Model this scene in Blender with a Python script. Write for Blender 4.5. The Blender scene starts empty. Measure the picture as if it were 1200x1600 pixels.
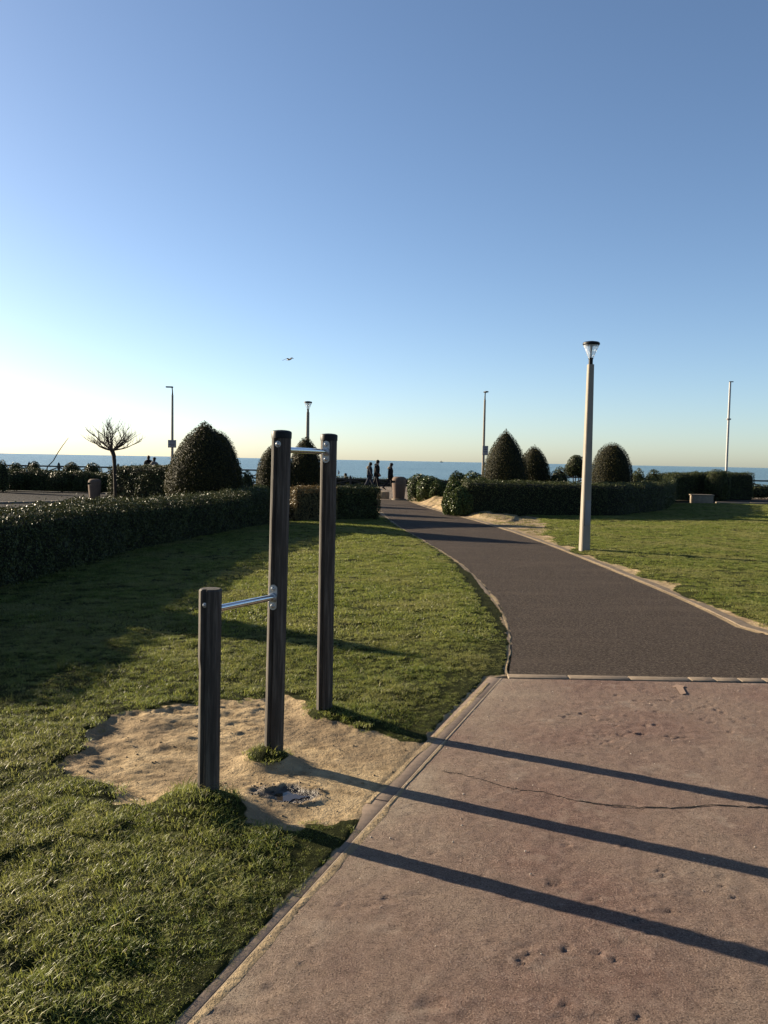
import bpy, bmesh, math, random
import numpy as np
from mathutils import Vector, Matrix

random.seed(7)
RNG = np.random.default_rng(11)
SC = bpy.context.scene
COL = SC.collection
R_ = math.radians
PI = math.pi

# ------------------------------------------------------------------ camera
FPX, PITCH, ROLL, EYE = 1300.0, R_(3.54), R_(1.1), 1.75
_F = Vector((0, math.cos(PITCH), -math.sin(PITCH)))
_U0 = Vector((0, math.sin(PITCH), math.cos(PITCH)))
_R0 = Vector((1, 0, 0))
_R = _R0 * math.cos(ROLL) + _U0 * math.sin(ROLL)
_U = _U0 * math.cos(ROLL) - _R0 * math.sin(ROLL)
camd = bpy.data.cameras.new('camera')
camd.sensor_fit = 'HORIZONTAL'
camd.sensor_width = 36.0
camd.lens = 36.0 * FPX / 1200.0
camd.clip_start = 0.05
camd.clip_end = 90000.0
cam = bpy.data.objects.new('camera', camd)
COL.objects.link(cam)
cam.matrix_world = Matrix(((_R.x, _U.x, -_F.x, 0), (_R.y, _U.y, -_F.y, 0), (_R.z, _U.z, -_F.z, EYE), (0, 0, 0, 1)))
SC.camera = cam

# ------------------------------------------------------------------ sky, sun, exposure
SUN_EL, SUN_AZ = R_(16.2), R_(-63.0)          # azimuth measured from +Y towards +X
world = bpy.data.worlds.new('World')
SC.world = world
world.use_nodes = True
wn = world.node_tree
wn.nodes.clear()
sky = wn.nodes.new('ShaderNodeTexSky')
sky.sky_type = 'NISHITA'
sky.sun_disc = False
sky.sun_elevation = SUN_EL
sky.sun_rotation = SUN_AZ
sky.altitude = 0.0
sky.air_density = 0.75
sky.dust_density = 0.6
sky.ozone_density = 2.2
bg = wn.nodes.new('ShaderNodeBackground')
bg.inputs['Strength'].default_value = 0.052
wo = wn.nodes.new('ShaderNodeOutputWorld')
wn.links.new(sky.outputs[0], bg.inputs[0])
wn.links.new(bg.outputs[0], wo.inputs[0])

sund = bpy.data.lights.new('sun', 'SUN')
sund.energy = 5.0
sund.angle = R_(0.5)
sund.color = (1.0, 0.84, 0.62)
sun = bpy.data.objects.new('sun', sund)
COL.objects.link(sun)
SDIR = Vector((math.sin(SUN_AZ) * math.cos(SUN_EL), math.cos(SUN_AZ) * math.cos(SUN_EL), math.sin(SUN_EL)))
sun.rotation_euler = SDIR.to_track_quat('Z', 'Y').to_euler()
sun.location = SDIR * 60

vs = SC.view_settings
vs.view_transform = 'Standard'
vs.look = 'None'
vs.exposure = 1.8
vs.gamma = 1.0
vs.use_curve_mapping = False

# ------------------------------------------------------------------ helpers: places
def ray(px, py):
    return _F + _R * ((px - 600) / FPX) + _U * ((800 - py) / FPX)

def G(px, py, z=0.0):
    d = ray(px, py)
    t = (z - EYE) / d.z
    return (d.x * t, d.y * t)

def ZX(px, py, Y):
    """x and z of the point at distance Y seen at this pixel"""
    d = ray(px, py)
    t = Y / d.y
    return d.x * t, EYE + d.z * t

# ------------------------------------------------------------------ helpers: objects
def link(name, me, mat=None, parent=None, loc=None):
    o = bpy.data.objects.new(name, me)
    COL.objects.link(o)
    if mat is not None:
        me.materials.append(mat)
    if parent is not None:
        o.parent = parent
    if loc is not None:
        o.location = loc
    return o

def tag(o, label=None, cat=None, group=None, kind=None):
    if label: o['label'] = label
    if cat: o['category'] = cat
    if group: o['group'] = group
    if kind: o['kind'] = kind
    return o

def empty(name, loc, rz=0.0):
    o = bpy.data.objects.new(name, None)
    o.empty_display_size = 0.2
    COL.objects.link(o)
    o.location = loc
    o.rotation_euler = (0, 0, rz)
    return o

def copy_tree(o, parent=None):
    c = o.copy()
    COL.objects.link(c)
    if parent is not None:
        c.parent = parent
    for ch in list(o.children):
        copy_tree(ch, c)
    return c

def np_mesh(name, verts, faces, smooth=False):
    """faces: (n,3) or (n,4) array"""
    me = bpy.data.meshes.new(name)
    verts = np.asarray(verts, dtype=np.float32)
    faces = np.asarray(faces, dtype=np.int32)
    n, k = faces.shape
    me.vertices.add(len(verts))
    me.vertices.foreach_set('co', verts.ravel())
    me.loops.add(n * k)
    me.loops.foreach_set('vertex_index', faces.ravel())
    me.polygons.add(n)
    me.polygons.foreach_set('loop_start', np.arange(0, n * k, k, dtype=np.int32))
    me.polygons.foreach_set('loop_total', np.full(n, k, dtype=np.int32))
    if smooth:
        me.polygons.foreach_set('use_smooth', np.ones(n, dtype=bool))
    me.update(calc_edges=True)
    return me

def fattr(me, name, vals):
    a = me.attributes.new(name, 'FLOAT', 'POINT')
    a.data.foreach_set('value', np.asarray(vals, dtype=np.float32))

class MB:
    def __init__(s):
        s.bm = bmesh.new()

    def box(s, c, size, rot=None, bevel=0.0):
        r = bmesh.ops.create_cube(s.bm, size=1.0)
        vs_ = r['verts']
        M = Matrix.Translation(Vector(c)) @ (rot.to_4x4() if rot is not None else Matrix()) @ Matrix.Diagonal((*size, 1))
        bmesh.ops.transform(s.bm, matrix=M, verts=vs_)
        if bevel:
            es = list({e for v in vs_ for e in v.link_edges})
            bmesh.ops.bevel(s.bm, geom=es, offset=bevel, segments=2, affect='EDGES', profile=0.5)
        return s

    def tube(s, pts, rads, n=8, cap=True, sect=None):
        """tube through pts; sect: optional list of (a,b) unit section points"""
        pts = [Vector(p) for p in pts]
        if not hasattr(rads, '__len__'):
            rads = [rads] * len(pts)
        if sect is None:
            sect = [(math.cos(2 * PI * k / n), math.sin(2 * PI * k / n)) for k in range(n)]
        n = len(sect)
        rings = []
        up = None
        for i, p in enumerate(pts):
            if i == 0: t = pts[1] - p
            elif i == len(pts) - 1: t = p - pts[i - 1]
            else: t = pts[i + 1] - pts[i - 1]
            t.normalize()
            if up is None:
                a = Vector((1, 0, 0)) if abs(t.x) < 0.8 else Vector((0, 1, 0))
            else:
                a = up
            a = (a - t * a.dot(t)).normalized()
            up = a
            b = t.cross(a)
            rings.append([s.bm.verts.new(p + (a * ca + b * cb) * rads[i]) for ca, cb in sect])
        for i in range(len(rings) - 1):
            for k in range(n):
                s.bm.faces.new((rings[i][k], rings[i][(k + 1) % n], rings[i + 1][(k + 1) % n], rings[i + 1][k]))
        if cap:
            s.bm.faces.new(list(reversed(rings[0])))
            s.bm.faces.new(rings[-1])
        return s

    def lathe(s, prof, c=(0, 0, 0), n=20, M=None, close=True):
        c = Vector(c)
        rings = []
        for r, z in prof:
            ring = []
            for k in range(n):
                v = Vector((r * math.cos(2 * PI * k / n), r * math.sin(2 * PI * k / n), z))
                if M is not None: v = M @ v
                ring.append(s.bm.verts.new(c + v))
            rings.append(ring)
        for i in range(len(rings) - 1):
            for k in range(n):
                s.bm.faces.new((rings[i][k], rings[i][(k + 1) % n], rings[i + 1][(k + 1) % n], rings[i + 1][k]))
        if close:
            s.bm.faces.new(list(reversed(rings[0])))
            s.bm.faces.new(rings[-1])
        return s

    def ball(s, c, rad, u=12, v=8):
        r = bmesh.ops.create_uvsphere(s.bm, u_segments=u, v_segments=v, radius=1.0)
        if not hasattr(rad, '__len__'): rad = (rad,) * 3
        bmesh.ops.transform(s.bm, matrix=Matrix.Translation(Vector(c)) @ Matrix.Diagonal((*rad, 1)), verts=r['verts'])
        return s

    def build(s, name, mat, parent=None, loc=None, smooth=True):
        bmesh.ops.recalc_face_normals(s.bm, faces=s.bm.faces[:])
        me = bpy.data.meshes.new(name)
        s.bm.to_mesh(me)
        s.bm.free()
        if smooth:
            me.shade_smooth()
            try:
                me.set_sharp_from_angle(angle=R_(38))
            except Exception:
                pass
        return link(name, me, mat, parent, loc)

def prism(poly, z0, z1):
    """vertical prism over a polygon [(x,y)]"""
    m = MB()
    lo = [m.bm.verts.new((x, y, z0)) for x, y in poly]
    hi = [m.bm.verts.new((x, y, z1)) for x, y in poly]
    n = len(poly)
    m.bm.faces.new(list(reversed(lo)))
    m.bm.faces.new(hi)
    for i in range(n):
        m.bm.faces.new((lo[i], lo[(i + 1) % n], hi[(i + 1) % n], hi[i]))
    return m

def sheet(name, poly, z, mat):
    bm = bmesh.new()
    vsx = [bm.verts.new((x, y, z)) for x, y in poly]
    f = bm.faces.new(vsx)
    if f.normal.z < 0: f.normal_flip()
    f.normal_update()
    if f.normal.z < 0: bmesh.ops.reverse_faces(bm, faces=[f])
    bmesh.ops.triangulate(bm, faces=bm.faces[:])
    me = bpy.data.meshes.new(name)
    bm.to_mesh(me); bm.free()
    return tag(link(name, me, mat), kind='structure')

# ------------------------------------------------------------------ numpy noise, distances
def vnoise(x, y, seed=0):
    xi = np.floor(x).astype(np.int64); yi = np.floor(y).astype(np.int64)
    xf = x - xi; yf = y - yi
    def h(a, b):
        n = (a * 374761393 + b * 668265263 + seed * 974634557) & 0xFFFFFFFF
        n = ((n ^ (n >> 13)) * 1274126177) & 0xFFFFFFFF
        return ((n ^ (n >> 16)) & 0xFFFF) / 65535.0
    u = xf * xf * (3 - 2 * xf); v = yf * yf * (3 - 2 * yf)
    return (h(xi, yi) * (1 - u) + h(xi + 1, yi) * u) * (1 - v) + (h(xi, yi + 1) * (1 - u) + h(xi + 1, yi + 1) * u) * v

def fbm(x, y, seed=0, octv=3):
    s = 0; a = 0.5; t = 0
    for k in range(octv):
        s = s + a * vnoise(x * 2 ** k, y * 2 ** k, seed + k); t += a; a *= 0.5
    return s / t * 2 - 1

def sdist(x, y, poly):
    """signed distance to polygon, positive inside"""
    x = np.asarray(x, float); y = np.asarray(y, float)
    d = np.full(x.shape, 1e9); ins = np.zeros(x.shape, bool)
    n = len(poly)
    for i in range(n):
        x0, y0 = poly[i]; x1, y1 = poly[(i + 1) % n]
        ex, ey = x1 - x0, y1 - y0
        t = np.clip(((x - x0) * ex + (y - y0) * ey) / (ex * ex + ey * ey + 1e-12), 0, 1)
        d = np.minimum(d, np.hypot(x - x0 - t * ex, y - y0 - t * ey))
        if abs(ey) > 1e-12:
            c = ((y0 > y) != (y1 > y)) & (x < ex * (y - y0) / ey + x0)
            ins ^= c
    return np.where(ins, d, -d)

def sstep(a, b, x):
    t = np.clip((x - a) / (b - a), 0, 1)
    return t * t * (3 - 2 * t)

# ------------------------------------------------------------------ materials
def nmat(name):
    m = bpy.data.materials.new(name)
    m.use_nodes = True
    nt = m.node_tree
    return m, nt, nt.nodes['Principled BSDF']

def N(nt, typ, **kw):
    n = nt.nodes.new(typ)
    for k, v in kw.items():
        if k.startswith('i_'):
            n.inputs[k[2:].replace('_', ' ')].default_value = v
        else:
            setattr(n, k, v)
    return n

def noise(nt, scale, detail=4.0, rough=0.55, coord=None, stretch=None):
    tc = N(nt, 'ShaderNodeNewGeometry')
    src = tc.outputs['Position']
    if coord == 'Object':
        src = N(nt, 'ShaderNodeTexCoord').outputs['Object']
    if stretch:
        mp = N(nt, 'ShaderNodeMapping'); mp.inputs['Scale'].default_value = stretch
        nt.links.new(src, mp.inputs[0]); src = mp.outputs[0]
    n = N(nt, 'ShaderNodeTexNoise')
    n.inputs['Scale'].default_value = scale
    n.inputs['Detail'].default_value = detail
    n.inputs['Roughness'].default_value = rough
    nt.links.new(src, n.inputs['Vector'])
    return n.outputs['Fac']

def ramp(nt, fac, stops):
    r = N(nt, 'ShaderNodeValToRGB')
    el = r.color_ramp.elements
    while len(el) < len(stops): el.new(0.5)
    for e, (p, c) in zip(el, stops):
        e.position = p
        e.color = (*c, 1) if len(c) == 3 else c
    nt.links.new(fac, r.inputs[0])
    return r.outputs[0]

def mix(nt, fac, a, b, mode='MIX'):
    m = N(nt, 'ShaderNodeMix', data_type='RGBA', blend_type=mode)
    for s, v in ((m.inputs[0], fac), (m.inputs[6], a), (m.inputs[7], b)):
        if isinstance(v, (int, float)): s.default_value = v
        elif isinstance(v, tuple): s.default_value = (*v, 1)
        else: nt.links.new(v, s)
    return m.outputs[2]

def math_(nt, op, a, b=None, clamp=False):
    m = N(nt, 'ShaderNodeMath', operation=op, use_clamp=clamp)
    for s, v in ((m.inputs[0], a), (m.inputs[1], b)):
        if v is None: continue
        if isinstance(v, (int, float)): s.default_value = v
        else: nt.links.new(v, s)
    return m.outputs[0]

def attr(nt, name, typ='GEOMETRY'):
    a = N(nt, 'ShaderNodeAttribute', attribute_name=name, attribute_type=typ)
    return a.outputs['Fac']

def bump(nt, bs, h, strength=0.5, dist=0.01):
    b = N(nt, 'ShaderNodeBump')
    b.inputs['Strength'].default_value = strength
    b.inputs['Distance'].default_value = dist
    nt.links.new(h, b.inputs['Height'])
    nt.links.new(b.outputs[0], bs.inputs['Normal'])
    return b

ALB = 0.48
def simple(name, c0, c1=None, rough=0.7, scale=8.0, bstr=0.3, bdist=0.005, metal=0.0, coord='Object', stretch=None, spec=0.15):
    m, nt, b = nmat(name)
    b.inputs['Roughness'].default_value = rough
    b.inputs['Metallic'].default_value = metal
    b.inputs['Specular IOR Level'].default_value = spec
    f = noise(nt, scale, 5, 0.6, coord, stretch)
    if c1 is None: c1 = tuple(x * 0.7 for x in c0)
    if not metal: c0 = tuple(x * ALB for x in c0); c1 = tuple(x * ALB for x in c1)
    nt.links.new(ramp(nt, f, [(0.3, c1), (0.7, c0)]), b.inputs['Base Color'])
    if bstr:
        bump(nt, b, noise(nt, scale * 4, 4, 0.6, coord, stretch), bstr, bdist)
    return m

def leaf_mat(name, dark, light, rough=0.34, trans=0.25, tcol=(0.06, 0.06, 0.012), spec=0.13):
    dark = tuple(c * 2.0 for c in dark); light = tuple(c * 1.5 for c in light)
    m, nt, b = nmat(name)
    t = attr(nt, 'tone')
    col = ramp(nt, t, [(0.0, dark), (0.75, light), (1.0, tuple(min(1, c * 1.5) for c in light))])
    nt.links.new(col, b.inputs['Base Color'])
    b.inputs['Roughness'].default_value = rough
    b.inputs['Specular IOR Level'].default_value = spec
    tr = N(nt, 'ShaderNodeBsdfTranslucent')
    nt.links.new(mix(nt, t, tuple(c * 0.6 for c in tcol), tcol), tr.inputs[0])
    mx = N(nt, 'ShaderNodeMixShader')
    mx.inputs[0].default_value = trans
    nt.links.new(b.outputs[0], mx.inputs[1]); nt.links.new(tr.outputs[0], mx.inputs[2])
    nt.links.new(mx.outputs[0], nt.nodes['Material Output'].inputs[0])
    return m

M = {}
M['leaf'] = leaf_mat('hedge_leaf', (0.010, 0.015, 0.006), (0.040, 0.046, 0.016), 0.40, 0.12)
M['leaf_topiary'] = leaf_mat('topiary_leaf', (0.004, 0.006, 0.003), (0.028, 0.024, 0.009), 0.55, 0.12, spec=0.06)
M['leaf_brown'] = leaf_mat('browned_hedge_leaf', (0.03, 0.022, 0.01), (0.10, 0.08, 0.035), 0.4, 0.15, (0.2, 0.12, 0.04))
M['leaf_broad'] = leaf_mat('broad_shrub_leaf', (0.012, 0.02, 0.008), (0.05, 0.065, 0.02), 0.34, 0.12)
M['grass'] = None
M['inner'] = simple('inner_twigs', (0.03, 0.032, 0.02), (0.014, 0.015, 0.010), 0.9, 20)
M['bark'] = simple('bark', (0.10, 0.075, 0.055), (0.05, 0.037, 0.027), 0.85, 12, 0.6, 0.01, stretch=(1, 1, 0.2))
M['twig'] = simple('twig_bark', (0.26, 0.18, 0.13), (0.16, 0.11, 0.08), 0.8, 20, 0.2)
M['concrete'] = simple('concrete', (0.44, 0.36, 0.27), (0.30, 0.25, 0.19), 0.85, 9, 0.4, 0.004)
M['pole'] = simple('concrete_pole', (0.50, 0.45, 0.37), (0.39, 0.345, 0.285), 0.8, 7, 0.35, 0.003, stretch=(1, 1, 0.3))
M['plate'] = simple('grey_plate', (0.42, 0.42, 0.42), (0.36, 0.36, 0.37), 0.55, 4, 0.1)
M['black'] = simple('black_metal', (0.02, 0.02, 0.022), (0.012, 0.012, 0.013), 0.5, 10, 0.1)
M['steel'] = simple('polished_steel', (0.72, 0.72, 0.74), (0.6, 0.6, 0.62), 0.16, 30, 0.0, metal=1.0)
M['galv'] = simple('galvanised_steel', (0.42, 0.42, 0.42), (0.3, 0.3, 0.3), 0.4, 40, 0.15, 0.001, metal=0.9)
M['white'] = simple('white_paint', (0.72, 0.72, 0.7), (0.6, 0.6, 0.58), 0.5, 3, 0.05)
M['signface'] = simple('sign_face', (0.55, 0.54, 0.55), (0.48, 0.47, 0.48), 0.45, 3, 0.0)
M['ink'] = simple('sign_ink', (0.06, 0.06, 0.10), (0.05, 0.05, 0.09), 0.5, 3, 0.0)
M['fencewood'] = simple('fence_timber', (0.11, 0.10, 0.085), (0.06, 0.055, 0.048), 0.8, 9, 0.4, 0.004)
M['binstone'] = simple('bin_pebble_concrete', (0.27, 0.19, 0.145), (0.19, 0.135, 0.105), 0.85, 30, 0.5, 0.004)
M['sandstone'] = simple('sandstone', (0.46, 0.37, 0.24), (0.34, 0.27, 0.18), 0.9, 10, 0.4, 0.006)
M['arrow'] = simple('worn_road_paint', (0.60, 0.42, 0.30), (0.42, 0.28, 0.2), 0.8, 60, 0.3, 0.002)
M['crack'] = simple('open_crack', (0.02, 0.017, 0.015), (0.012, 0.01, 0.009), 0.95, 30)

def wood_mat():
    m, nt, b = nmat('weathered_post_wood')
    f = noise(nt, 9, 6, 0.65, 'Object', (6, 6, 0.35))
    g = noise(nt, 3.0, 4, 0.6, 'Object', (1, 1, 0.5))
    c = ramp(nt, f, [(0.3, (0.012, 0.010, 0.008)), (0.5, (0.042, 0.035, 0.028)), (0.68, (0.11, 0.095, 0.078))])
    c = mix(nt, math_(nt, 'MULTIPLY', g, 0.5), c, (0.03, 0.024, 0.018))
    nt.links.new(c, b.inputs['Base Color'])
    b.inputs['Roughness'].default_value = 0.8
    b.inputs['Specular IOR Level'].default_value = 0.3
    bump(nt, b, f, 0.8, 0.006)
    return m
M['wood'] = wood_mat()

def glass_mat():
    m, nt, b = nmat('lamp_glass')
    b.inputs['Base Color'].default_value = (0.93, 0.95, 0.96, 1)
    b.inputs['Roughness'].default_value = 0.35
    b.inputs['IOR'].default_value = 1.12
    b.inputs['Transmission Weight'].default_value = 0.85
    return m
M['glass'] = glass_mat()

def soil_mat():
    """lawn soil / worn sand / wet mud, by mesh attributes"""
    m, nt, b = nmat('lawn_soil')
    d = attr(nt, 'dirt'); w = attr(nt, 'wet'); g = attr(nt, 'grey')
    n1 = noise(nt, 1.3, 5); n2 = noise(nt, 9, 6, 0.65); n3 = noise(nt, 70, 4, 0.7)
    grass = ramp(nt, n2, [(0.3, (0.012, 0.015, 0.004)), (0.7, (0.028, 0.031, 0.008))])
    sand = ramp(nt, n2, [(0.32, (0.135, 0.098, 0.056)), (0.48, (0.32, 0.24, 0.14)), (0.66, (0.43, 0.33, 0.20))])
    sand = mix(nt, math_(nt, 'MULTIPLY', ramp(nt, n1, [(0.44, (0, 0, 0)), (0.6, (1, 1, 1))]), 0.75), sand, (0.16, 0.118, 0.076))
    sand = mix(nt, g, sand, (0.24, 0.195, 0.13))
    sand = mix(nt, math_(nt, 'MULTIPLY', n3, 0.35), sand, (0.13, 0.095, 0.06))
    f = math_(nt, 'ADD', d, math_(nt, 'MULTIPLY', math_(nt, 'SUBTRACT', n2, 0.5), 0.7))
    f = ramp(nt, f, [(0.4, (0, 0, 0)), (0.6, (1, 1, 1))])
    c = mix(nt, f, grass, sand)
    c = mix(nt, w, c, (0.028, 0.020, 0.014))
    nt.links.new(c, b.inputs['Base Color'])
    nt.links.new(math_(nt, 'SUBTRACT', 0.95, math_(nt, 'MULTIPLY', w, 0.6)), b.inputs['Roughness'])
    nt.links.new(math_(nt, 'ADD', 0.04, math_(nt, 'MULTIPLY', w, 0.5)), b.inputs['Specular IOR Level'])
    n5 = noise(nt, 34, 5, 0.7)
    hh = math_(nt, 'ADD', math_(nt, 'MULTIPLY', n2, 0.8), math_(nt, 'ADD', math_(nt, 'MULTIPLY', n3, 0.25), math_(nt, 'MULTIPLY', n5, 0.6)))
    bump(nt, b, hh, 1.0, 0.025)
    return m
M['soil'] = soil_mat()

def redpath_mat():
    m, nt, b = nmat('red_sand_surface')
    n1 = noise(nt, 0.9, 5); n2 = noise(nt, 14, 6, 0.7); n3 = noise(nt, 150, 4, 0.75); n4 = noise(nt, 3.1, 6, 0.7)
    c = ramp(nt, n2, [(0.34, (0.108, 0.067, 0.053)), (0.5, (0.158, 0.101, 0.082)), (0.66, (0.208, 0.143, 0.117))])
    c = mix(nt, ramp(nt, n1, [(0.4, (0, 0, 0)), (0.7, (1, 1, 1))]), c, (0.205, 0.157, 0.122))
    e = attr(nt, 'edge')
    c = mix(nt, math_(nt, 'MULTIPLY', e, ramp(nt, n4, [(0.3, (0.2, 0.2, 0.2)), (0.6, (1, 1, 1))])), c, (0.30, 0.245, 0.18))
    n6 = noise(nt, 45, 5, 0.7)
    c = mix(nt, math_(nt, 'MULTIPLY', ramp(nt, n6, [(0.38, (1, 1, 1)), (0.5, (0, 0, 0))]), 0.5), c, (0.08, 0.054, 0.043))
    pale = ramp(nt, n4, [(0.56, (0, 0, 0)), (0.68, (1, 1, 1))])
    c = mix(nt, math_(nt, 'MULTIPLY', pale, 0.45), c, (0.31, 0.255, 0.205))
    c = mix(nt, ramp(nt, n3, [(0.54, (0, 0, 0)), (0.66, (1, 1, 1))]), c, (0.32, 0.25, 0.2))
    c = mix(nt, ramp(nt, n3, [(0.36, (0.8, 0.8, 0.8)), (0.46, (0, 0, 0))]), c, (0.03, 0.021, 0.018))
    nt.links.new(c, b.inputs['Base Color'])
    b.inputs['Roughness'].default_value = 0.85
    b.inputs['Specular IOR Level'].default_value = 0.08
    bump(nt, b, math_(nt, 'ADD', n3, math_(nt, 'MULTIPLY', n2, 0.6)), 1.0, 0.014)
    return m
M['red'] = redpath_mat()

def asphalt_mat(name, base=(0.038, 0.030, 0.0245), pale=(0.14, 0.113, 0.092)):
    m, nt, b = nmat(name)
    n1 = noise(nt, 0.7, 5); n2 = noise(nt, 5, 5, 0.65); n3 = noise(nt, 150, 3, 0.75)
    c = ramp(nt, n2, [(0.3, tuple(x * 0.8 for x in base)), (0.7, tuple(x * 1.2 for x in base))])
    c = mix(nt, ramp(nt, n3, [(0.5, (0, 0, 0)), (0.64, (1, 1, 1))]), c, pale)
    n4 = noise(nt, 38, 5, 0.75); n5 = noise(nt, 1.6, 5, 0.7, None, (.35, 1.2, 1))
    c = mix(nt, math_(nt, 'MULTIPLY', ramp(nt, n4, [(0.4, (1, 1, 1)), (0.52, (0, 0, 0))]), 0.75), c, tuple(x * .42 for x in base))
    c = mix(nt, math_(nt, 'MULTIPLY', ramp(nt, n4, [(0.52, (0, 0, 0)), (0.62, (1, 1, 1))]), 0.6), c, pale)
    c = mix(nt, math_(nt, 'MULTIPLY', ramp(nt, n5, [(0.5, (0, 0, 0)), (0.7, (1, 1, 1))]), 0.65), c, tuple(x * 2.2 for x in base))
    c = mix(nt, math_(nt, 'MULTIPLY', n1, 0.3), c, tuple(x * 1.25 for x in base))
    nt.links.new(c, b.inputs['Base Color'])
    b.inputs['Roughness'].default_value = 0.9
    b.inputs['Specular IOR Level'].default_value = 0.06
    bump(nt, b, math_(nt, 'ADD', n3, math_(nt, 'MULTIPLY', n2, 0.6)), 1.0, 0.014)
    return m
M['asphalt'] = asphalt_mat('path_asphalt')
M['plaza'] = asphalt_mat('plaza_asphalt', (0.027, 0.0255, 0.024), (0.046, 0.043, 0.039))
M['promenade'] = asphalt_mat('promenade_concrete', (0.15, 0.122, 0.095), (0.19, 0.16, 0.128))

def water_mat():
    m, nt, b = nmat('sea_water')
    c = ramp(nt, noise(nt, 0.035, 6, 0.7, None, (0.22, 1, 1)), [(0.38, (0.05, 0.115, 0.14)), (0.62, (0.115, 0.185, 0.205))])
    nt.links.new(c, b.inputs['Base Color'])
    b.inputs['Roughness'].default_value = 0.28
    b.inputs['IOR'].default_value = 1.33
    h = math_(nt, 'ADD', noise(nt, 0.35, 4, 0.6, None, (0.5, 1, 1)), math_(nt, 'MULTIPLY', noise(nt, 0.05, 3, 0.6, None, (0.4, 1, 1)), 3.0))
    bump(nt, b, h, 1.0, 1.2)
    return m
M['sea'] = water_mat()

def puddle_mat():
    m, nt, b = nmat('puddle_water')
    b.inputs['Base Color'].default_value = (0.03, 0.025, 0.02, 1)
    b.inputs['Roughness'].default_value = 0.06
    bump(nt, b, noise(nt, 30, 2), 0.05, 0.002)
    return m
M['puddle'] = puddle_mat()

def grass_mat():
    m, nt, b = nmat('grass_blade')
    t = attr(nt, 'tone')
    oi = N(nt, 'ShaderNodeObjectInfo').outputs['Random']
    pos = noise(nt, 0.8, 4); fine = noise(nt, 6, 3)
    base = ramp(nt, fine, [(0.36, (0.032, 0.052, 0.011)), (0.5, (0.108, 0.145, 0.034)), (0.66, (0.215, 0.228, 0.07))])
    dry = mix(nt, ramp(nt, pos, [(0.45, (0, 0, 0)), (0.7, (1, 1, 1))]), base, (0.215, 0.20, 0.085))
    dry = mix(nt, ramp(nt, t, [(0.82, (0, 0, 0)), (0.9, (1, 1, 1))]), dry, (0.22, 0.19, 0.08))
    nt.links.new(dry, b.inputs['Base Color'])
    b.inputs['Roughness'].default_value = 0.44
    b.inputs['Specular IOR Level'].default_value = 0.15
    tr = N(nt, 'ShaderNodeBsdfTranslucent')
    nt.links.new(mix(nt, 0.5, dry, (0.235, 0.26, 0.045)), tr.inputs[0])
    mx = N(nt, 'ShaderNodeMixShader'); mx.inputs[0].default_value = 0.45
    nt.links.new(b.outputs[0], mx.inputs[1]); nt.links.new(tr.outputs[0], mx.inputs[2])
    nt.links.new(mx.outputs[0], nt.nodes['Material Output'].inputs[0])
    return m
M['grass'] = grass_mat()

# ------------------------------------------------------------------ the ground plan (metres; camera at the origin looking along +Y)
K0, K1 = G(300, 1600), G(785, 1060)          # left edge of the red path, near and far
kdx, kdy = K1[0] - K0[0], K1[1] - K0[1]
KL = math.hypot(kdx, kdy); kdx /= KL; kdy /= KL
KNEAR = (K0[0] - kdx * 5, K0[1] - kdy * 5)
def xl(y):                                    # x of the red path's left edge
    return K0[0] + (y - K0[1]) * kdx / kdy
CROSS_Y0, CROSS_Y1 = 6.67, 6.80               # kerb across the path
LEFT_A = [G(*p) for p in ((790, 1050), (797, 1018), (796, 985), (776, 940), (735, 892), (690, 861), (650, 838), (615, 818), (592, 797), (583, 783), (578, 774))]
RIGHT_A = [G(*p) for p in ((632, 774), (640, 783), (668, 793), (700, 802), (740, 812), (800, 830), (860, 851), (920, 875), (1000, 907), (1100, 949), (1200, 1001))]
rx, ry = RIGHT_A[-1][0] - RIGHT_A[-2][0], RIGHT_A[-1][1] - RIGHT_A[-2][1]
RIGHT_A.append((RIGHT_A[-1][0] + 2.2, 7.9))
ASPHALT = [(xl(CROSS_Y1) + 0.02, CROSS_Y1)] + LEFT_A + RIGHT_A + [(9.0, 7.6), (9.0, CROSS_Y1)]
def smooth_poly(pts, it=2):
    for _ in range(it):
        q = [pts[0]]
        for a, b in zip(pts[:-1], pts[1:]):
            q += [(a[0] * .75 + b[0] * .25, a[1] * .75 + b[1] * .25), (a[0] * .25 + b[0] * .75, a[1] * .25 + b[1] * .75)]
        pts = q + [pts[-1]]
    return pts
LEFT_S = smooth_poly([(xl(CROSS_Y1) + 0.02, CROSS_Y1)] + LEFT_A)
RIGHT_S = smooth_poly(RIGHT_A)
ASPHALT = LEFT_S + RIGHT_S + [(9.0, 7.6), (9.0, CROSS_Y1)]
KW = 0.115                                    # width of the edging strip
PATHS = [(KNEAR[0] - .035, KNEAR[1]), (K0[0] - .035, K0[1]), (xl(3.75) - .03, 3.75), (xl(4.0) - .06, 4.0), (xl(4.2) - KW, 4.2), (K1[0] - KW, K1[1] + 0.04)] + LEFT_S[1:] + RIGHT_S + [(9.0, 7.6), (9.0, KNEAR[1])]

POSTS = []                                    # (x, y, z of ground, px top, py top)
for (bx, by, zb, tx, ty) in ((325, 1230, 0.125, 329, 922), (428, 1165, 0.112, 440, 675), (507, 1105, 0.09, 514, 680)):
    gx, gy = G(bx, by, zb)
    POSTS.append((gx, gy, zb, tx, ty))

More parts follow.
